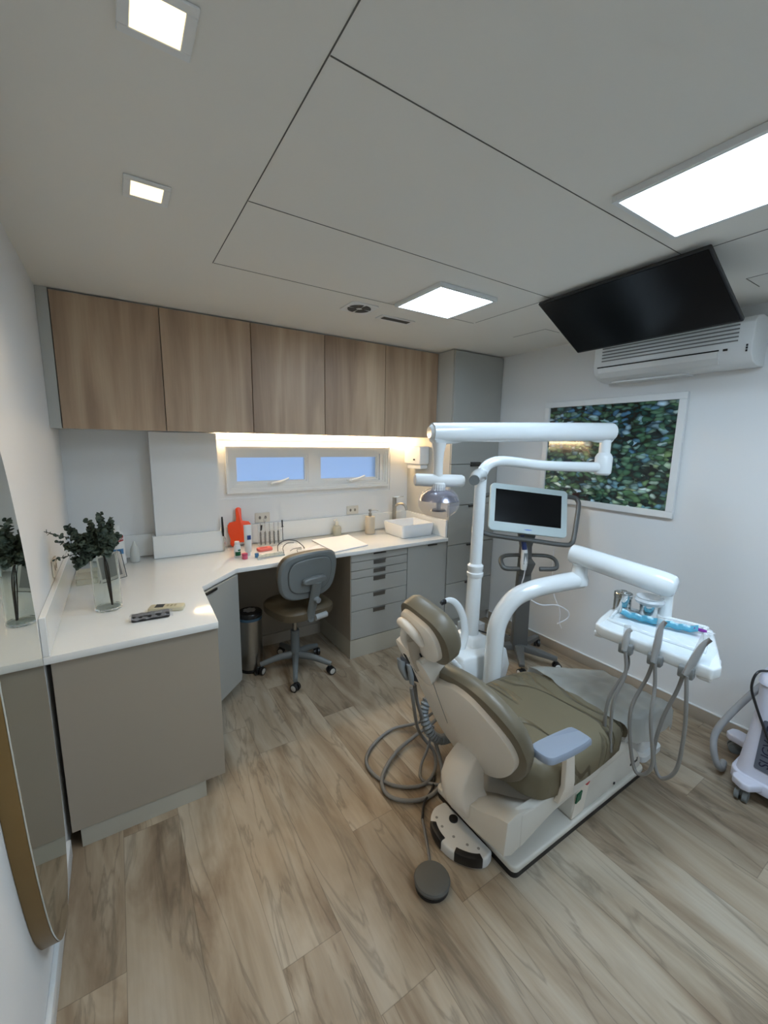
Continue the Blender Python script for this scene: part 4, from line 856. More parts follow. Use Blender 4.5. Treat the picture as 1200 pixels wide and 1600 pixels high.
arm = MB(MBS); arm.pillow([(0.02, -0.052), (0.085, -0.050), (0.100, -0.030), (0.085, -0.008), (0.0, -0.005), (-0.06, -0.012), (-0.072, -0.034), (-0.05, -0.052)], [(0.024, 0.0), (0.045, 0.0), (0.052, 0.008)], 4)
arm.build('back_bracket', GB, st)
MB().tube([MBS @ Vector((0.030, -0.045, 0.040)), MBS @ Vector((0.026, -0.13, 0.035)), MBS @ Vector((0.018, -0.25, 0.020)), (1.30, -0.70, 0.445)], [0.034, 0.034, 0.030, 0.030], n=12, ell=0.6).build('back_support', GB, st)
MB().tube([(1.302, -0.72, 0.455), (1.295, -0.60, 0.432), (1.275, -0.52, 0.43)], 0.022, n=10).build('support_arm', GB, st)
kp = MBS @ Vector((0.030, -0.165, 0.058)); MB().cyl(MBS @ Vector((0.030, -0.165, 0.045)), MBS @ Vector((0.030, -0.165, 0.078)), 0.021, 0.018).build('tension_knob', mat('light_grey_knob', (140, 146, 148), 0.4), st)
MB().cyl((1.335, -0.712, 0.455), (1.425, -0.695, 0.458), 0.021, n=16).build('lever_handle', mat('pale_lever_grey', (172, 176, 176), 0.4), st)

# ================================================================== PEDAL BIN
t = thing('pedal_bin', (0.995, -0.335, 0), 'brushed steel pedal bin with a dark lid in the knee space beside the stool', 'bin')
MB().lathe([(0.082, 0.0), (0.085, 0.004), (0.085, 0.022), (0.082, 0.024)], (0.995, -0.335, 0), n=36).build('base_ring', BLACK, t)
MB().lathe([(0.0815, 0.0245), (0.0815, 0.385)], (0.995, -0.335, 0), n=36).build('body', STEEL, t)
MB().lathe([(0.0825, 0.3855), (0.0835, 0.40), (0.0825, 0.405)], (0.995, -0.335, 0), n=36).build('liner_edge', mat('blue_bin_liner', (62, 92, 112), 0.5), t)
MB().lathe([(0.084, 0.4055), (0.086, 0.412), (0.086, 0.432), (0.080, 0.440), (0.04, 0.446)], (0.995, -0.335, 0), n=36).build('lid', mat('black_glossy_lid', (34, 34, 35), 0.2), t)
MB().prism([(0.995+0.05*math.cos(a*PI/10)*(0.75+0.25*((a*7) % 3)/2), -0.335+0.045*math.sin(a*PI/10)*(0.75+0.25*((a*5) % 3)/2)) for a in range(20)], 0.4465, 0.4475).build('lid_sticker', mat('grey_sticker', (150, 146, 142), 0.5), t, smooth=False)
MB().prism([(0.98, -0.42), (1.03, -0.413), (1.022, -0.455), (0.985, -0.462)], 0.006, 0.016).bevel(0.002, 2).build('pedal', BLACK, t)

# ================================================================== SCANNER CART
sc = thing('scanner_cart', (2.79, -1.24, 0), 'grey wheeled scanner cart with a white framed monitor beside the right wall', 'medical cart')
KC = Vector((2.765, -1.270, 0))
for x, y in ((2.90, -1.515), (3.085, -1.20), (2.86, -0.945), (2.545, -1.075), (2.60, -1.44)):
    b = Vector((x, y, 0.080)); a = Vector((KC.x, KC.y, 0.125)); d = b-a; n = Vector((-d.y, d.x, 0)).normalized()
    MB().rings([[a-n*0.040+Vector((0, 0, -0.03)), a+n*0.040+Vector((0, 0, -0.03)), a+n*0.036+Vector((0, 0, 0.018)), a-n*0.036+Vector((0, 0, 0.018))],
                [b-n*0.022+Vector((0, 0, -0.012)), b+n*0.022+Vector((0, 0, -0.012)), b+n*0.018+Vector((0, 0, 0.016)), b-n*0.018+Vector((0, 0, 0.016))]]).bevel(0.006, 2, 30).build('leg', GREYM, sc)
    caster(sc, x, y-0.0, math.atan2(d.y, d.x)+0.5, 0.029, mat('white_wheel', (214, 216, 214), 0.4) if 'white_wheel' not in bpy.data.materials else bpy.data.materials['white_wheel'], BLACK)
cu = Vector((0.85, -0.52, 0)).normalized(); cn = Vector((-0.52, -0.85, 0)).normalized()   # cart faces the viewer
MCf = frame((KC.x, KC.y, 0), cu, (0, 0, 1), cn)
if MCf.to_3x3().determinant() < 0: MCf = frame((KC.x, KC.y, 0), cu, (0, 0, 1), cn)
MB(MCf).prism(rrect(-0.062, 0.062, -0.028, 0.028, 0.01), 0, 1).bm.free() if False else None
col_ = MB(MCf).rings([[(-0.058, 0.10, -0.03), (0.058, 0.10, -0.03), (0.058, 0.10, 0.03), (-0.058, 0.10, 0.03)], [(-0.050, 0.62, -0.03), (0.050, 0.62, -0.03), (0.050, 0.62, 0.03), (-0.050, 0.62, 0.03)], [(-0.040, 0.90, -0.03), (0.040, 0.90, -0.03), (0.040, 0.90, 0.02), (-0.040, 0.90, 0.02)], [(-0.070, 1.015, -0.02), (0.070, 1.015, -0.02), (0.070, 1.015, 0.015), (-0.070, 1.015, 0.015)]])
col_.bevel(0.006, 2, 40).build('column', GREYM, sc)
# monitor, tilted back
MW, MH = 0.550, 0.334
a_, b_, g_ = -0.496, -0.341, 0.113
Rm = Matrix.Rotation(a_, 4, 'Z') @ Matrix.Rotation(b_, 4, 'X') @ Matrix.Rotation(g_, 4, 'Y')
MM0 = Matrix.Translation((2.652, -1.359, 1.192)) @ Rm
# columns: x right, y up (was z), z towards viewer (was -y)
MM_ = MM0 @ Matrix(((1, 0, 0, 0), (0, 0, -1, 0), (0, 1, 0, 0), (0, 0, 0, 1)))
MB(MM_).prism(rrect(-MW/2, MW/2, -MH/2, MH/2, 0.028, 6), -0.030, 0.0).bevel(0.005, 2, 50).build('monitor_case', mat('aqua_white_glass', (206, 220, 220), 0.25), sc)
MB(MM_).box(-MW/2+0.036, MW/2-0.044, -MH/2+0.064, MH/2-0.040, 0.0004, 0.0012).build('screen', SCREEN, sc, smooth=False)
MB(MM_).pillow([(-0.03, -0.141), (0.0, -0.136), (0.03, -0.140), (0.0, -0.145)], [(0.0004, 0.0), (0.0010, 0.0)], 3).build('logo', mat('blue_logo', (120, 150, 215), 0.4), sc)
# tubular frame behind the monitor
fp = [(-0.36, 0.06, -0.08), (-0.345, -0.17, -0.06), (-0.315, -0.215, -0.05), (-0.12, -0.235, -0.05), (0.0, -0.240, -0.05), (0.25, -0.250, -0.05), (0.335, -0.235, -0.06), (0.365, -0.16, -0.09), (0.375, 0.02, -0.12), (0.37, 0.10, -0.13), (0.33, 0.125, -0.12), (0.18, 0.13, -0.09)]
fp = [(-0.20, 0.10, -0.07), (-0.28, 0.09, -0.08), (-0.300, 0.05, -0.08), (-0.312, -0.13, -0.05), (-0.285, -0.188, -0.045), (-0.12, -0.200, -0.045), (0.05, -0.202, -0.045), (0.275, -0.208, -0.045), (0.335, -0.190, -0.050), (0.358, -0.13, -0.055), (0.392, 0.07, -0.07), (0.390, 0.125, -0.075), (0.350, 0.148, -0.075), (0.20, 0.140, -0.06)]
MB(MM_).tube(fp, 0.0165, n=12).build('tube_frame', GREYM, sc)
MB(MM_).box(-0.08, 0.08, -0.10, 0.08, -0.07, -0.031).build('monitor_mount', GREYM, sc)
MB().rings([[MM_ @ Vector(p) for p in ((-0.10, -0.200, -0.055), (0.10, -0.205, -0.055), (0.10, -0.205, -0.025), (-0.10, -0.200, -0.025))], [MCf @ Vector(p) for p in ((-0.055, 0.95, -0.02), (0.055, 0.95, -0.02), (0.055, 0.95, 0.02), (-0.055, 0.95, 0.02))]]).bevel(0.008, 2).build('neck', GREYM, sc)
# side handles
for s in (-1, 1):
    P = [(s*0.05, 0.835, 0.0), (s*0.15, 0.835, 0.02), (s*0.195, 0.82, 0.05), (s*0.20, 0.79, 0.09), (s*0.175, 0.765, 0.11), (s*0.07, 0.76, 0.105)]
    MB(MCf).tube(P, 0.017, n=10, ell=0.8).build('side_handle', GREYM, sc)
MB(MCf).rings([[(-0.055, 0.70, 0.025), (0.03, 0.70, 0.025), (0.03, 0.70, 0.06), (-0.055, 0.70, 0.06)], [(-0.065, 0.82, 0.025), (0.04, 0.82, 0.025), (0.04, 0.80, 0.11), (-0.065, 0.80, 0.11)]]).bevel(0.005, 2).build('scanner_cradle', GREYM, sc)
so_ = thing('intraoral_scanner', MCf @ Vector((-0.045, 0.80, 0.10)), 'white scanner wand with a dark blue tip standing in the cart cradle', 'scanner')
MB(MCf).tube([(-0.055, 0.765, 0.128), (-0.055, 0.82, 0.130), (-0.058, 0.90, 0.128), (-0.062, 0.945, 0.12)], [0.024, 0.031, 0.027, 0.019], n=14, ell=0.8).build('body', WHITE, so_)
MB(MCf).tube([(-0.060, 0.91, 0.134), (-0.066, 0.96, 0.125), (-0.078, 1.01, 0.115)], [0.022, 0.022, 0.017], n=12, ell=0.8).build('blue_tip', mat('navy_plastic', (34, 52, 104), 0.3), so_)
MB(MCf).box(-0.068, -0.044, 0.81, 0.89, 0.154, 0.158).build('grey_panel', GREYP, so_, smooth=False)
MB(MCf).tube([(-0.040, 0.765, 0.125), (-0.042, 0.70, 0.11), (-0.035, 0.62, 0.07), (0.02, 0.53, 0.05), (0.12, 0.47, 0.05), (0.24, 0.47, 0.06), (0.33, 0.42, 0.05), (0.34, 0.36, 0.04), (0.27, 0.31, 0.03)], 0.0045, n=8, smooth=8).build('scanner_cable', PAPER, so_)
MB(MCf).tube([(0.215, 0.98, -0.02), (0.21, 0.86, 0.0), (0.205, 0.74, 0.01), (0.22, 0.55, 0.04), (0.27, 0.43, 0.05), (0.28, 0.33, 0.04), (0.31, 0.27, 0.02)], 0.0030, n=6).build('power_cable', PAPER, sc)
t = thing('power_adapter', (2.62, -0.62, 0), 'small white box low on the floor behind the scanner cart', 'box')
MB().box(2.72, 2.90, -0.80, -0.64, 0.0, 0.085).bevel(0.006, 2).build('case', WHITE, t)
MB().tube([(2.80, -0.805, 0.045), (2.86, -0.87, 0.03), (2.95, -0.92, 0.02), (3.02, -0.98, 0.012)], 0.006, n=8).build('black_cable', BLACK, t)

# ================================================================== SUCTION CART at the right edge
su = thing('suction_cart', (2.95, -2.80, 0), 'white wheeled suction machine with a grey hose at the right edge', 'suction machine')
SX, SY = 2.855, -2.79
WL = mat('lilac_white_plastic', (208, 208, 220), 0.35)
bsec = [(0.115, 0.185, 0.165), (0.14, 0.182, 0.162), (0.30, 0.158, 0.150), (0.44, 0.142, 0.142), (0.52, 0.142, 0.142), (0.555, 0.144, 0.144)]
MB().rings([rr3 for rr3 in [[(SX+x, SY+y, z) for x, y in rrect(-a, a, -b, b, 0.05)] for z, a, b in bsec]]).build('body', WL, su, ang=60)
MB().rings([[(SX+x, SY+y, z) for x, y in rrect(-a, a, -b, b, 0.055)] for z, a, b in ((0.556, 0.140, 0.140), (0.560, 0.150, 0.150), (0.600, 0.144, 0.144), (0.612, 0.120, 0.120))]).build('lid', WL, su, ang=60)
MB().prism([(SX+x, SY+y) for x, y in rrect(-0.20, 0.20, -0.18, 0.18, 0.06)], 0.060, 0.115).bevel(0.008, 3).build('base', WL, su)
for fx, fy, an in ((-0.20, 0.10, 2.6), (-0.165, -0.13, 3.6), (0.14, 0.23, 1.4), (0.15, -0.16, -0.8)):
    c = Vector((SX+fx, SY+fy, 0)); d = Vector((math.cos(an), math.sin(an), 0)); n = Vector((-d.y, d.x, 0))
    pts = [c-d*0.06-n*0.045, c+d*0.035-n*0.045, c+d*0.055-n*0.025, c+d*0.055+n*0.025, c+d*0.035+n*0.045, c-d*0.06+n*0.045]
    MB().prism([(p.x, p.y) for p in pts], 0.075, 0.112).bevel(0.008, 3).build('foot', WL, su)
    caster(su, c.x+d.x*0.02, c.y+d.y*0.02, an+0.6, 0.030, GREYP, GREYP)
# label panel with vertical lettering on the side that faces the room
lf = (Vector((SX-0.178, SY, 0.16)), Vector((SX-0.143, SY, 0.43)))
upn = (lf[1]-lf[0]).normalized(); outn = Vector((-upn.z, 0, upn.x)).normalized()
ML = frame((lf[0]+lf[1])/2 + outn*0.003, (0, -1, 0), upn, outn)
MB(ML).prism(rrect(-0.095, 0.10, -0.130, 0.105, 0.008), -0.004, 0.0015).build('label_panel', mat('slate_label', (92, 96, 106), 0.4), su, smooth=False)
write('lettering', 'SUGVAC', mat('dark_blue_ink', (22, 24, 52), 0.5), ML @ Matrix.Translation((-0.060, -0.010, 0.0018)) @ Matrix.Rotation(PI/2, 4, 'Z'), 0.052, su)
MB().tube([(SX+0.02, SY+0.15, 0.50), (SX-0.03, SY+0.19, 0.42), (SX-0.09, SY+0.24, 0.30), (SX-0.13, SY+0.265, 0.21), (SX-0.155, SY+0.255, 0.14), (SX-0.15, SY+0.235, 0.07), (SX-0.11, SY+0.225, 0.03), (SX-0.03, SY+0.24, 0.02)], 0.0155, n=14, smooth=8).build('grey_hose', mat('pale_grey_hose', (150, 150, 150), 0.4), su)
MB().tube([(SX-0.04, SY+0.10, 0.600), (SX-0.13, SY+0.145, 0.61), (SX-0.158, SY+0.155, 0.54), (SX-0.158, SY+0.13, 0.46), (SX-0.172, SY+0.07, 0.34), (SX-0.186, SY+0.0, 0.22), (SX-0.192, SY-0.06, 0.17)], 0.0055, n=8, smooth=8).build('black_cable', BLACK, su)

# ================================================================== WORKTOP ITEMS
ZT = 0.8505
# vase with eucalyptus
VX, VY = 0.197, -0.955
t = thing('glass_vase', (VX, VY, ZT), 'tall clear glass cylinder vase on the left worktop holding dark green eucalyptus', 'vase')
MB().lathe([(0.004, ZT), (0.050, ZT), (0.054, ZT+0.004), (0.055, ZT+0.27), (0.053, ZT+0.27), (0.0515, ZT+0.014), (0.004, ZT+0.011)], (VX, VY, 0), n=40, cap=True).build('glass_wall', GLASS, t)
t = thing('eucalyptus_bunch', (VX, VY, ZT+0.016), 'bunch of dark green eucalyptus standing in the glass vase', 'plant')
rnd = random.Random(11)
st_ = MB(); lf_ = MB()
base = Vector((VX+0.014, VY-0.004, ZT+0.017))
def leaf(mb, c, d, r):
    d = d.normalized(); a = Vector((rnd.uniform(-1, 1), rnd.uniform(-1, 1), rnd.uniform(-1, 1))); u = d.cross(a).normalized(); w = d.cross(u)
    ring = [c+d*r*0.9+ (d*math.cos(2*PI*k/8)*0.9+u*math.sin(2*PI*k/8))*r for k in range(8)]
    ct = mb.v(c+d*r+w*r*0.28); vs = [mb.v(p) for p in ring]
    for k in range(8): mb.face([ct, vs[k], vs[(k+1) % 8]])
hub = base+Vector((-0.012, 0.0, 0.245))
for s in range(34):
    ax = rnd.uniform(-1, 0.62) if s > 4 else rnd.uniform(-0.9, 0.3); ay = rnd.uniform(-0.55, 0.55)
    tip = hub+Vector((ax*0.135, ay*0.14, rnd.uniform(0.0, 0.19)-0.05*abs(ax)))
    low = base+Vector((rnd.uniform(-0.006, 0.006), rnd.uniform(-0.006, 0.006), 0))
    mid = low+(hub-low)*0.75+Vector((rnd.uniform(-0.012, 0.008), rnd.uniform(-0.01, 0.01), 0))
    P = catmull([low, mid, hub+Vector((ax*0.02, ay*0.02, 0.02)), (hub+tip)/2+Vector((ax*0.022, ay*0.022, 0.008)), tip], n=6)
    st_.tube(P if s < 4 else P[10:], 0.0017 if s > 3 else 0.0026, n=5, smooth=0)
    for i in range(14, len(P)):
        d = (P[i]-P[i-1]).normalized()
        for _ in range(6):
            o = Vector((rnd.uniform(-1, 1), rnd.uniform(-1, 1), rnd.uniform(-1, 1))); o = (o-d*o.dot(d)*0.7)
            leaf(lf_, P[i], o, rnd.uniform(0.009, 0.0165)*(1-0.25*(i-14)/10))
for s in range(3):
    tip = hub+Vector(((-0.205, -0.03, 0.135), (-0.165, 0.02, 0.07), (-0.175, -0.05, 0.012))[s])
    P = catmull([hub, (hub+tip)/2+Vector((0, 0, 0.015)), tip], n=9); st_.tube(P, 0.0015, n=5, smooth=0)
    for i in range(4, len(P)):
        for _ in range(2):
            leaf(lf_, P[i], Vector((rnd.uniform(-1, 1), rnd.uniform(-1, 1), rnd.uniform(-1, 1))), rnd.uniform(0.005, 0.009))
# keep leaves clear of the wall
for v_ in lf_.bm.verts:
    if v_.co.x < 0.006: v_.co.x = 0.006+0.1*rnd.random()*0.05
st_.build('stems', STEM, t); lf_.build('leaves', LEAF, t, smooth=False)
# calendar like easel behind the vase
t = thing('tablet_stand', (0.23, -0.55, ZT), 'grey tablet frame leaning on a wire stand behind the vase', 'frame')
ME = frame((0.225, -0.555, ZT+0.004), (0.97, -0.24, 0), (0.10, 0.42, 0.90), (0.2, -0.9, 0.42))
xa = Vector((0.97, -0.24, 0)).normalized(); ya = Vector((0.09, 0.40, 0.91)); ya = (ya-xa*ya.dot(xa)).normalized(); ME = frame((0.215, -0.555, ZT+0.006), xa, ya, xa.cross(ya)); ME = Matrix.Translation((0, 0, 0.012)) @ ME
ME = ME @ Matrix.Rotation(math.radians(14), 4, 'Z')
MB(ME).prism(rrect(-0.062, 0.062, 0.0, 0.150, 0.008), -0.004, 0.004).bevel(0.001, 1).build('frame', mat('silver_frame', (196, 194, 188), 0.35, 0.4), t)
MB(ME).box(-0.050, 0.050, 0.016, 0.138, 0.0042, 0.005).build('grey_panel', mat('grey_card', (116, 116, 114), 0.5), t, smooth=False)
MB(ME).tube([(-0.07, 0.0, 0.004), (-0.02, 0.10, -0.010), (0.0, 0.145, -0.012), (0.03, 0.10, -0.010)], 0.002, n=6, smooth=0).tube([(0.068, -0.004, 0.01), (0.066, 0.15, -0.004)], 0.0022, n=6, smooth=0).tube([(0.068, -0.004, 0.01), (-0.05, -0.003, 0.012)], 0.0018, n=6, smooth=0).build('wire_stand', HANDLE, t)
# mouthwash bottle
BX, BY = 0.243, -0.165
t = thing('mouthwash_bottle', (BX, BY, ZT), 'white bottle with a red and blue label behind the eucalyptus', 'bottle')
def rl(c, prof, kx=1.0, ky=1.0, n=32):
    return [[(c[0]+r*kx*math.cos(2*PI*i/n), c[1]+r*ky*math.sin(2*PI*i/n), z) for i in range(n)] for r, z in prof]
MB().rings(rl((BX, BY), [(0.038, ZT), (0.042, ZT+0.006), (0.042, ZT+0.045), (0.039, ZT+0.055), (0.040, ZT+0.15), (0.040, ZT+0.175), (0.034, ZT+0.20), (0.020, ZT+0.215), (0.018, ZT+0.222)], 1, 0.8)).build('body', WHITE, t, ang=60)
MB().lathe([(0.020, ZT+0.2225), (0.020, ZT+0.250), (0.017, ZT+0.253)], (BX, BY, 0)).build('cap', WHITE, t)
def patch(cx, cy, r, ky, a0, a1, z0, z1, m, name, par, off=0.0006, slope=0.0):
    n = 10
    MB().sheet(lambda u, v: (cx+(r+off)*math.cos(a0+(a1-a0)*u), cy+(r*ky+off)*math.sin(a0+(a1-a0)*u), z0+(z1-z0)*v+slope*u), n, 2, 0.0004).build(name, m, par, ang=60)
patch(BX, BY, 0.0405, 0.8, -2.3, -0.55, ZT+0.145, ZT+0.182, RED, 'red_label', t, 0.0008, 0.010)
patch(BX, BY, 0.040, 0.8, -1.9, -0.75, ZT+0.072, ZT+0.105, mat('label_blue', (96, 160, 212), 0.4), 'blue_label', t, 0.0008)
lm = Vector((math.cos(-1.25)*0.0418, math.sin(-1.25)*0.0418*0.8, 0))
write('label_lettering', 'gate', PAPER, frame((BX+lm.x+0.004, BY+lm.y-0.0022, ZT+0.170), (0.93, 0.33, 0.12), (-0.1, 0, 1), (0.33, -0.93, 0)), 0.026, t)
# clear conical lamp-like bottle
t = thing('frosted_cone_bottle', (0.333, -0.14, ZT), 'small translucent cone shaped bottle standing by the splash', 'bottle')
MB().lathe([(0.026, ZT), (0.028, ZT+0.004), (0.028, ZT+0.055), (0.024, ZT+0.085), (0.012, ZT+0.115), (0.004, ZT+0.135)], (0.333, -0.14, 0)).build('body', mat('frosted_plastic', (196, 200, 196), 0.4), t)
# small clear things near the left splash
t = thing('clear_box', (0.10, -0.42, ZT), 'low clear acrylic box in the left back corner behind the vase', 'box')
MB().box(0.045, 0.135, -0.52, -0.38, ZT, ZT+0.055).bevel(0.003, 1).build('tray', mat('acrylic', (232, 226, 206), 0.05, trans=0.8, ior=1.2), t, smooth=False)
# remotes
def slab_obj(name, label, cat, c, ang, L1, W1, H1, m, grp=None):
    t = thing(name, c, label, cat, grp)
    M = Matrix.Translation(c) @ Matrix.Rotation(ang, 4, 'Z')
    MB(M).prism(rrect(-L1/2, L1/2, -W1/2, W1/2, min(W1, L1)*0.2), 0.0, H1).bevel(H1*0.25, 2).build('case', m, t)
    return t, M
t, M = slab_obj('black_remote', 'black remote control in a crumpled clear bag on the left worktop', 'remote control', Vector((0.355, -1.175, ZT)), -0.06, 0.150, 0.050, 0.024, BLACK)
MB(M).sheet(lambda u, v: (-0.082+0.168*u, -0.030+0.060*v+0.003*math.sin(u*30), 0.0265+0.002*math.sin(u*25+v*9)-0.014*(abs(2*v-1)**4)-0.006*max(0, abs(2*u-1)-0.9)*10), 30, 12).build('plastic_bag', mat('bag_film', (200, 200, 205), 0.1, alpha=0.3, bump=1.0, bscale=90, coat=0.6), t, ang=80)
MB(M).box(0.015, 0.045, -0.012, 0.010, 0.0242, 0.0252).build('pale_display', GREYP, t, smooth=False)
t, M = slab_obj('beige_remote', 'beige remote control with a dark display beside the black remote', 'remote control', Vector((0.425, -1.105, ZT)), -0.36, 0.150, 0.056, 0.020, mat('beige_plastic', (206, 198, 168), 0.45))
MB(M).box(-0.048, -0.012, -0.019, 0.019, 0.0202, 0.0212).build('dark_display', HANDLE, t, smooth=False)
for k in range(3): MB(M).box(0.0+0.016*k, 0.009+0.016*k, -0.010, 0.010, 0.0202, 0.0215).build('button', mat('tan_button', (176, 166, 134), 0.5) if 'tan_button' not in bpy.data.materials else bpy.data.materials['tan_button'], t, smooth=False)
# orange paddle board
t = thing('orange_paddle', (1.015, -0.040, ZT), 'bright orange paddle shaped board leaning on the window splash', 'board')
po = [(-0.062, 0.0), (-0.075, 0.02), (-0.070, 0.06), (-0.084, 0.11), (-0.084, 0.160), (-0.070, 0.182), (-0.024, 0.190), (-0.020, 0.215), (-0.020, 0.282), (-0.008, 0.292), (0.008, 0.292), (0.020, 0.282), (0.020, 0.215), (0.024, 0.190), (0.070, 0.182), (0.084, 0.160), (0.084, 0.11), (0.070, 0.06), (0.075, 0.02), (0.062, 0.0), (0.038, 0.0), (0.030, 0.028), (-0.030, 0.028), (-0.038, 0.0)]
xa = Vector((1, -0.06, 0)).normalized(); ya = Vector((0, 0.13, 1)).normalized()
MP = frame((1.018, -0.062, ZT+0.001), xa, ya, xa.cross(ya))
MB(MP).prism(po, 0.0, 0.006).bevel(0.0018, 2, 30).build('board', ORANGE, t)
# tall white tube and bottles
def bottle(name, label, c, prof, m, cat='bottle', grp=None):
    t = thing(name, (c[0], c[1], ZT), label, cat, grp)
    MB().lathe([(r, ZT+z) for r, z in prof], (c[0], c[1], 0)).build('body', m, t)
    return t
t = thing('white_gel_tube', (1.000, -0.345, ZT), 'tall white gel tube with a small dark blue square in front of the orange board', 'tube')
MB().rings(rl((1.000, -0.345), [(0.017, ZT+0.026), (0.0235, ZT+0.030), (0.0245, ZT+0.10)], 1, 1)+[[(1.000+0.0265*math.cos(2*PI*i/32), -0.345+0.003*math.sin(2*PI*i/32), ZT+0.215) for i in range(32)]]).build('body', WHITE, t, ang=60)
MB().lathe([(0.018, ZT), (0.018, ZT+0.025)], (1.000, -0.345, 0)).build('cap', WHITE, t)
MB().box(0.990, 1.014, -0.3705, -0.3665, ZT+0.115, ZT+0.145).build('blue_square', mat('label_navy', (34, 66, 130), 0.4), t, smooth=False)
t = bottle('green_cap_bottle', 'small white bottle with a green band at the left of the desk items', (0.925, -0.350), [(0.020, 0.0), (0.022, 0.004), (0.022, 0.075), (0.016, 0.088)], WHITE)
MB().lathe([(0.0155, ZT+0.0882), (0.0165, ZT+0.090), (0.0165, ZT+0.107), (0.015, ZT+0.109)], (0.925, -0.350, 0)).build('cap', WHITE, t)
patch(0.925, -0.350, 0.0222, 1, -2.4, -0.6, ZT+0.012, ZT+0.040, mat('label_green', (44, 128, 84), 0.4), 'green_label', t)
patch(0.925, -0.350, 0.0222, 1, -1.6, -0.5, ZT+0.045, ZT+0.055, bpy.data.materials['label_green'], 'green_label', t)
t = bottle('pink_jar', 'small round pink jar in front of the little white bottle', (0.955, -0.425), [(0.017, 0.0), (0.018, 0.002), (0.018, 0.026)], mat('pink_plastic', (214, 96, 122), 0.4), 'jar')
MB().lathe([(0.019, ZT+0.0262), (0.0195, ZT+0.028), (0.0195, ZT+0.036), (0.018, ZT+0.038)], (0.955, -0.425, 0)).build('lid', mat('dark_pink_plastic', (190, 76, 106), 0.4), t)
t = bottle('blue_jar', 'small round blue jar beside the pink jar', (1.035, -0.425), [(0.012, 0.0), (0.013, 0.002), (0.013, 0.020)], mat('steel_blue_plastic', (76, 128, 172), 0.4), 'jar')
MB().lathe([(0.0138, ZT+0.0202), (0.014, ZT+0.021), (0.014, ZT+0.028)], (1.035, -0.425, 0)).build('lid', bpy.data.materials['steel_blue_plastic'], t)
t, M = slab_obj('salmon_card_box', 'flat salmon coloured box on the desk behind the glass tray', 'box', Vector((1.135, -0.270, ZT)), 0.12, 0.105, 0.060, 0.022, mat('salmon_card', (238, 118, 106), 0.5))
MB(M).box(-0.035, 0.02, -0.01, 0.004, 0.0222, 0.0227).build('print_bar', RED, t, smooth=False)
tag(MB().prism([(1.02, -0.495), (1.215, -0.475), (1.222, -0.395), (1.05, -0.405)], ZT, ZT+0.012).bevel(0.002, 1).build('glass_slab', mat('thick_glass', (222, 234, 236), 0.03, trans=0.7, ior=1.3), origin=(1.12, -0.44, ZT), smooth=False), 'thick clear glass mixing slab near the front edge of the desk', 'slab')
# safety glasses
t = thing('safety_glasses', (1.30, -0.345, ZT), 'clear safety glasses with thin black frames lying on the desk', 'glasses')
g_ = MB()
g_.tube([(1.205, -0.355, ZT+0.004), (1.225, -0.31, ZT+0.040), (1.29, -0.285, ZT+0.060), (1.36, -0.30, ZT+0.052), (1.395, -0.34, ZT+0.022), (1.40, -0.37, ZT+0.006)], 0.0032, n=6)
g_.tube([(1.225, -0.425, ZT+0.004), (1.235, -0.38, ZT+0.034), (1.28, -0.345, ZT+0.052), (1.33, -0.345, ZT+0.050)], 0.0026, n=6)
g_.build('black_frame', BLACK, t)
MB().tube([(1.32, -0.44, ZT+0.004), (1.33, -0.41, ZT+0.014), (1.37, -0.395, ZT+0.010)], 0.0022, n=6).tube([(1.28, -0.40, ZT+0.006), (1.31, -0.395, ZT+0.018), (1.375, -0.375, ZT+0.016)], 0.0022, n=6).build('temple', BLACK, t)
MB().sheet(lambda u, v: (1.215+0.175*u, -0.400+0.075*math.sin(u*PI)*0.5+0.05*v, ZT+0.006+0.042*v*math.sin(0.3+u*2.5)), 14, 6).build('lens', mat('clear_lens', (240, 240, 244), 0.05, alpha=0.25), t, ang=80)
# instrument stand: clear acrylic rack with dark-handled instruments
t = thing('acrylic_instrument_rack', (1.215, -0.155, ZT), 'clear acrylic rack holding black handled instruments below the wall socket', 'rack')
AC = mat('rack_acrylic', (228, 224, 212), 0.06, alpha=0.16)
MB().box(1.125, 1.305, -0.170, -0.140, ZT, ZT+0.005).box(1.125, 1.305, -0.166, -0.162, ZT+0.005, ZT+0.12).box(1.125, 1.305, -0.146, -0.142, ZT+0.005, ZT+0.17).build('rack', AC, t, smooth=False)
for k in range(5):
    x = 1.143+0.034*k
    i_ = thing('instrument', (x, -0.155, ZT+0.01), ('black handled instrument in the acrylic rack, first from the left', 'black handled instrument in the acrylic rack, second from the left with a wire loop', 'black handled instrument in the acrylic rack, the middle one', 'black handled instrument in the acrylic rack, fourth from the left', 'black handled instrument in the acrylic rack, fifth from the left')[k], 'dental tool', 'black handled instruments in the acrylic rack')
    MB().tube([(x, -0.155, ZT+0.010), (x, -0.155, ZT+0.022), (x, -0.155, ZT+0.105), (x, -0.155, ZT+0.112)], [0.003, 0.0075, 0.007, 0.005], n=10, smooth=0).build('handle', BLACK, i_)
    MB().cyl((x, -0.155, ZT+0.112), (x, -0.155, ZT+0.180), 0.0018).build('shank', CHROME, i_)
    if k == 0: MB().cyl((x+0.004, -0.155, ZT+0.125), (x+0.010, -0.155, ZT+0.165), 0.006).build('cap', BLACK, i_)
    if k == 1: MB().tube([(x, -0.155, ZT+0.18), (x+0.008, -0.155, ZT+0.205), (x, -0.155, ZT+0.225), (x-0.008, -0.155, ZT+0.205), (x, -0.155, ZT+0.18)], 0.0015, n=6).build('loop', CHROME, i_)
i_ = thing('probe', (1.312, -0.155, ZT+0.01), 'thin black and steel probe at the right end of the acrylic rack', 'dental tool')
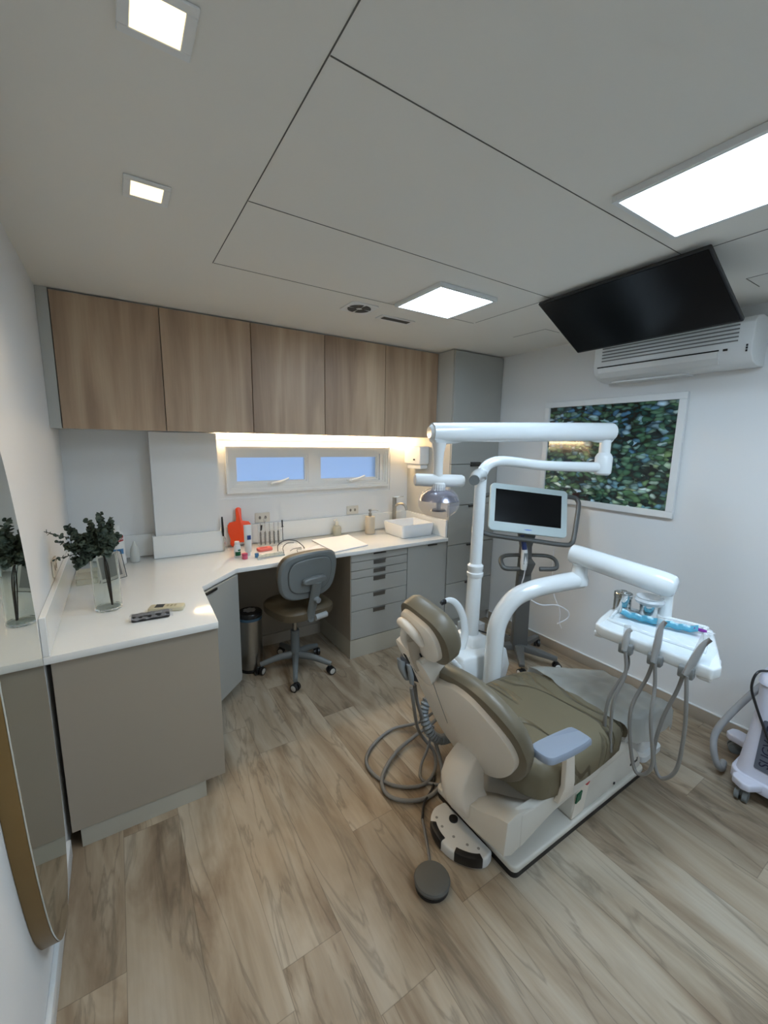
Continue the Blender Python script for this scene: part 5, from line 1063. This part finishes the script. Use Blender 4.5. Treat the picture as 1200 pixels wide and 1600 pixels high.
MB().tube([(1.313, -0.155, ZT+0.035), (1.312, -0.155, ZT+0.10), (1.311, -0.155, ZT+0.135)], [0.003, 0.0022, 0.003], n=8).build('shank', HANDLE, i_)
MB().cyl((1.311, -0.155, ZT+0.135), (1.310, -0.155, ZT+0.190), 0.0055).box(1.301, 1.321, -0.157, -0.153, ZT+0.136, ZT+0.140).build('handle', BLACK, i_)
t = thing('dental_plier', (0.902, -0.30, ZT), 'slim black and white tool standing against the column splash', 'dental tool')
MB().tube([(0.880, -0.150, ZT+0.110), (0.878, -0.150, ZT+0.155), (0.876, -0.150, ZT+0.235), (0.876, -0.15, ZT+0.25)], [0.006, 0.009, 0.006, 0.005], n=10).build('black_handle', BLACK, t)
MB().tube([(0.886, -0.152, ZT+0.004), (0.884, -0.150, ZT+0.11)], 0.0045, n=8, smooth=0).tube([(0.902, -0.152, ZT+0.004), (0.892, -0.152, ZT+0.10)], 0.0025, n=8, smooth=0).build('steel_leg', CHROME, t)
# papers
for nm, lb_, pts, z, m in (('paper_sheet', 'thin white paper sheet on the desk between the safety glasses and the larger white pad', [(1.37, -0.37), (1.44, -0.56), (1.60, -0.54), (1.58, -0.30)], 0.0006, PAPER),
                       ('white_pad', 'large folded white pad lying on the worktop beside the soap', [(1.545, -0.165), (1.545, -0.585), (1.86, -0.52), (1.89, -0.135)], 0.009, PAPER)):
    cxp = sum(p[0] for p in pts)/4; cyp = sum(p[1] for p in pts)/4
    z0_ = ZT if nm == 'paper_sheet' else ZT+0.0008
    b_ = MB().prism(pts, z0_, z0_+z)
    if z > 0.004: b_.bevel(0.002, 2)
    tag(b_.build(nm, m, origin=(cxp, cyp, z0_), smooth=False), lb_, 'paper')
# soap bottles, basin, tap
SOAPB = mat('beige_ceramic', (196, 184, 164), 0.55, noise=0.05, nscale=200)
t = bottle('soap_dispenser', 'beige cylindrical soap dispenser with a steel pump beside the basin', (2.098, -0.150), [(0.040, 0.0), (0.042, 0.003), (0.042, 0.150), (0.040, 0.153)], SOAPB, 'soap dispenser')
MB().cyl((2.098, -0.15, ZT+0.1535), (2.098, -0.15, ZT+0.185), 0.014).cyl((2.098, -0.15, ZT+0.185), (2.098, -0.15, ZT+0.198), 0.006).cyl((2.098, -0.15, ZT+0.198), (2.098, -0.15, ZT+0.213), 0.015).tube([(2.098, -0.15, ZT+0.206), (2.14, -0.165, ZT+0.206), (2.165, -0.175, ZT+0.200)], 0.0035, n=8).build('pump', STEEL, t)
t = bottle('clear_pump_bottle', 'small clear pump bottle against the splash behind the white pad', (1.815, -0.075), [(0.034, 0.0), (0.037, 0.005), (0.038, 0.055), (0.034, 0.075), (0.015, 0.088)], mat('clear_pump_plastic', (226, 222, 206), 0.12, trans=0.6, ior=1.2), 'bottle')
MB().cyl((1.815, -0.075, ZT+0.088), (1.815, -0.075, ZT+0.118), 0.012).cyl((1.815, -0.075, ZT+0.118), (1.815, -0.075, ZT+0.14), 0.004).tube([(1.815, -0.075, ZT+0.14), (1.79, -0.09, ZT+0.14), (1.775, -0.10, ZT+0.134)], 0.005, n=8).build('pump', mat('cream_pump', (222, 214, 196), 0.4), t)
t = thing('basin', (2.385, -0.33, ZT), 'white rectangular vessel basin on the right end of the worktop', 'basin')
bx0, bx1, by0, by1 = 2.215, 2.555, -0.475, -0.175
MB().rings([[(x, y, z) for x, y in rrect(bx0+i0, bx1-i0, by0+i0, by1-i0, rad)] for z, i0, rad in ((ZT, 0.018, 0.02), (ZT+0.004, 0.012, 0.02), (ZT+0.105, 0.0, 0.02), (ZT+0.110, 0.002, 0.02), (ZT+0.110, 0.008, 0.018), (ZT+0.106, 0.011, 0.018), (ZT+0.035, 0.020, 0.018), (ZT+0.022, 0.05, 0.018))]).build('bowl', mat('white_ceramic', (234, 236, 238), 0.1, coat=0.5), t, ang=50)
MB().cyl((2.385, -0.325, ZT+0.0225), (2.385, -0.325, ZT+0.026), 0.020).build('drain', CHROME, t)
t = thing('tap', (2.375, -0.115, ZT), 'tall brushed steel tap behind the basin', 'tap')
MB().lathe([(0.026, ZT), (0.026, ZT+0.006), (0.019, ZT+0.008), (0.019, ZT+0.275), (0.017, ZT+0.277)], (2.375, -0.115, 0)).build('body', STEEL, t)
MB().tube([(2.378, -0.13, ZT+0.225), (2.40, -0.165, ZT+0.245), (2.425, -0.205, ZT+0.235), (2.435, -0.225, ZT+0.19)], 0.0115, n=14).build('spout', STEEL, t)
MB().cyl((2.375, -0.115, ZT+0.278), (2.375, -0.115, ZT+0.300), 0.019).tube([(2.375, -0.115, ZT+0.30), (2.41, -0.135, ZT+0.305), (2.45, -0.15, ZT+0.306)], 0.0045, n=8).build('lever', STEEL, t)
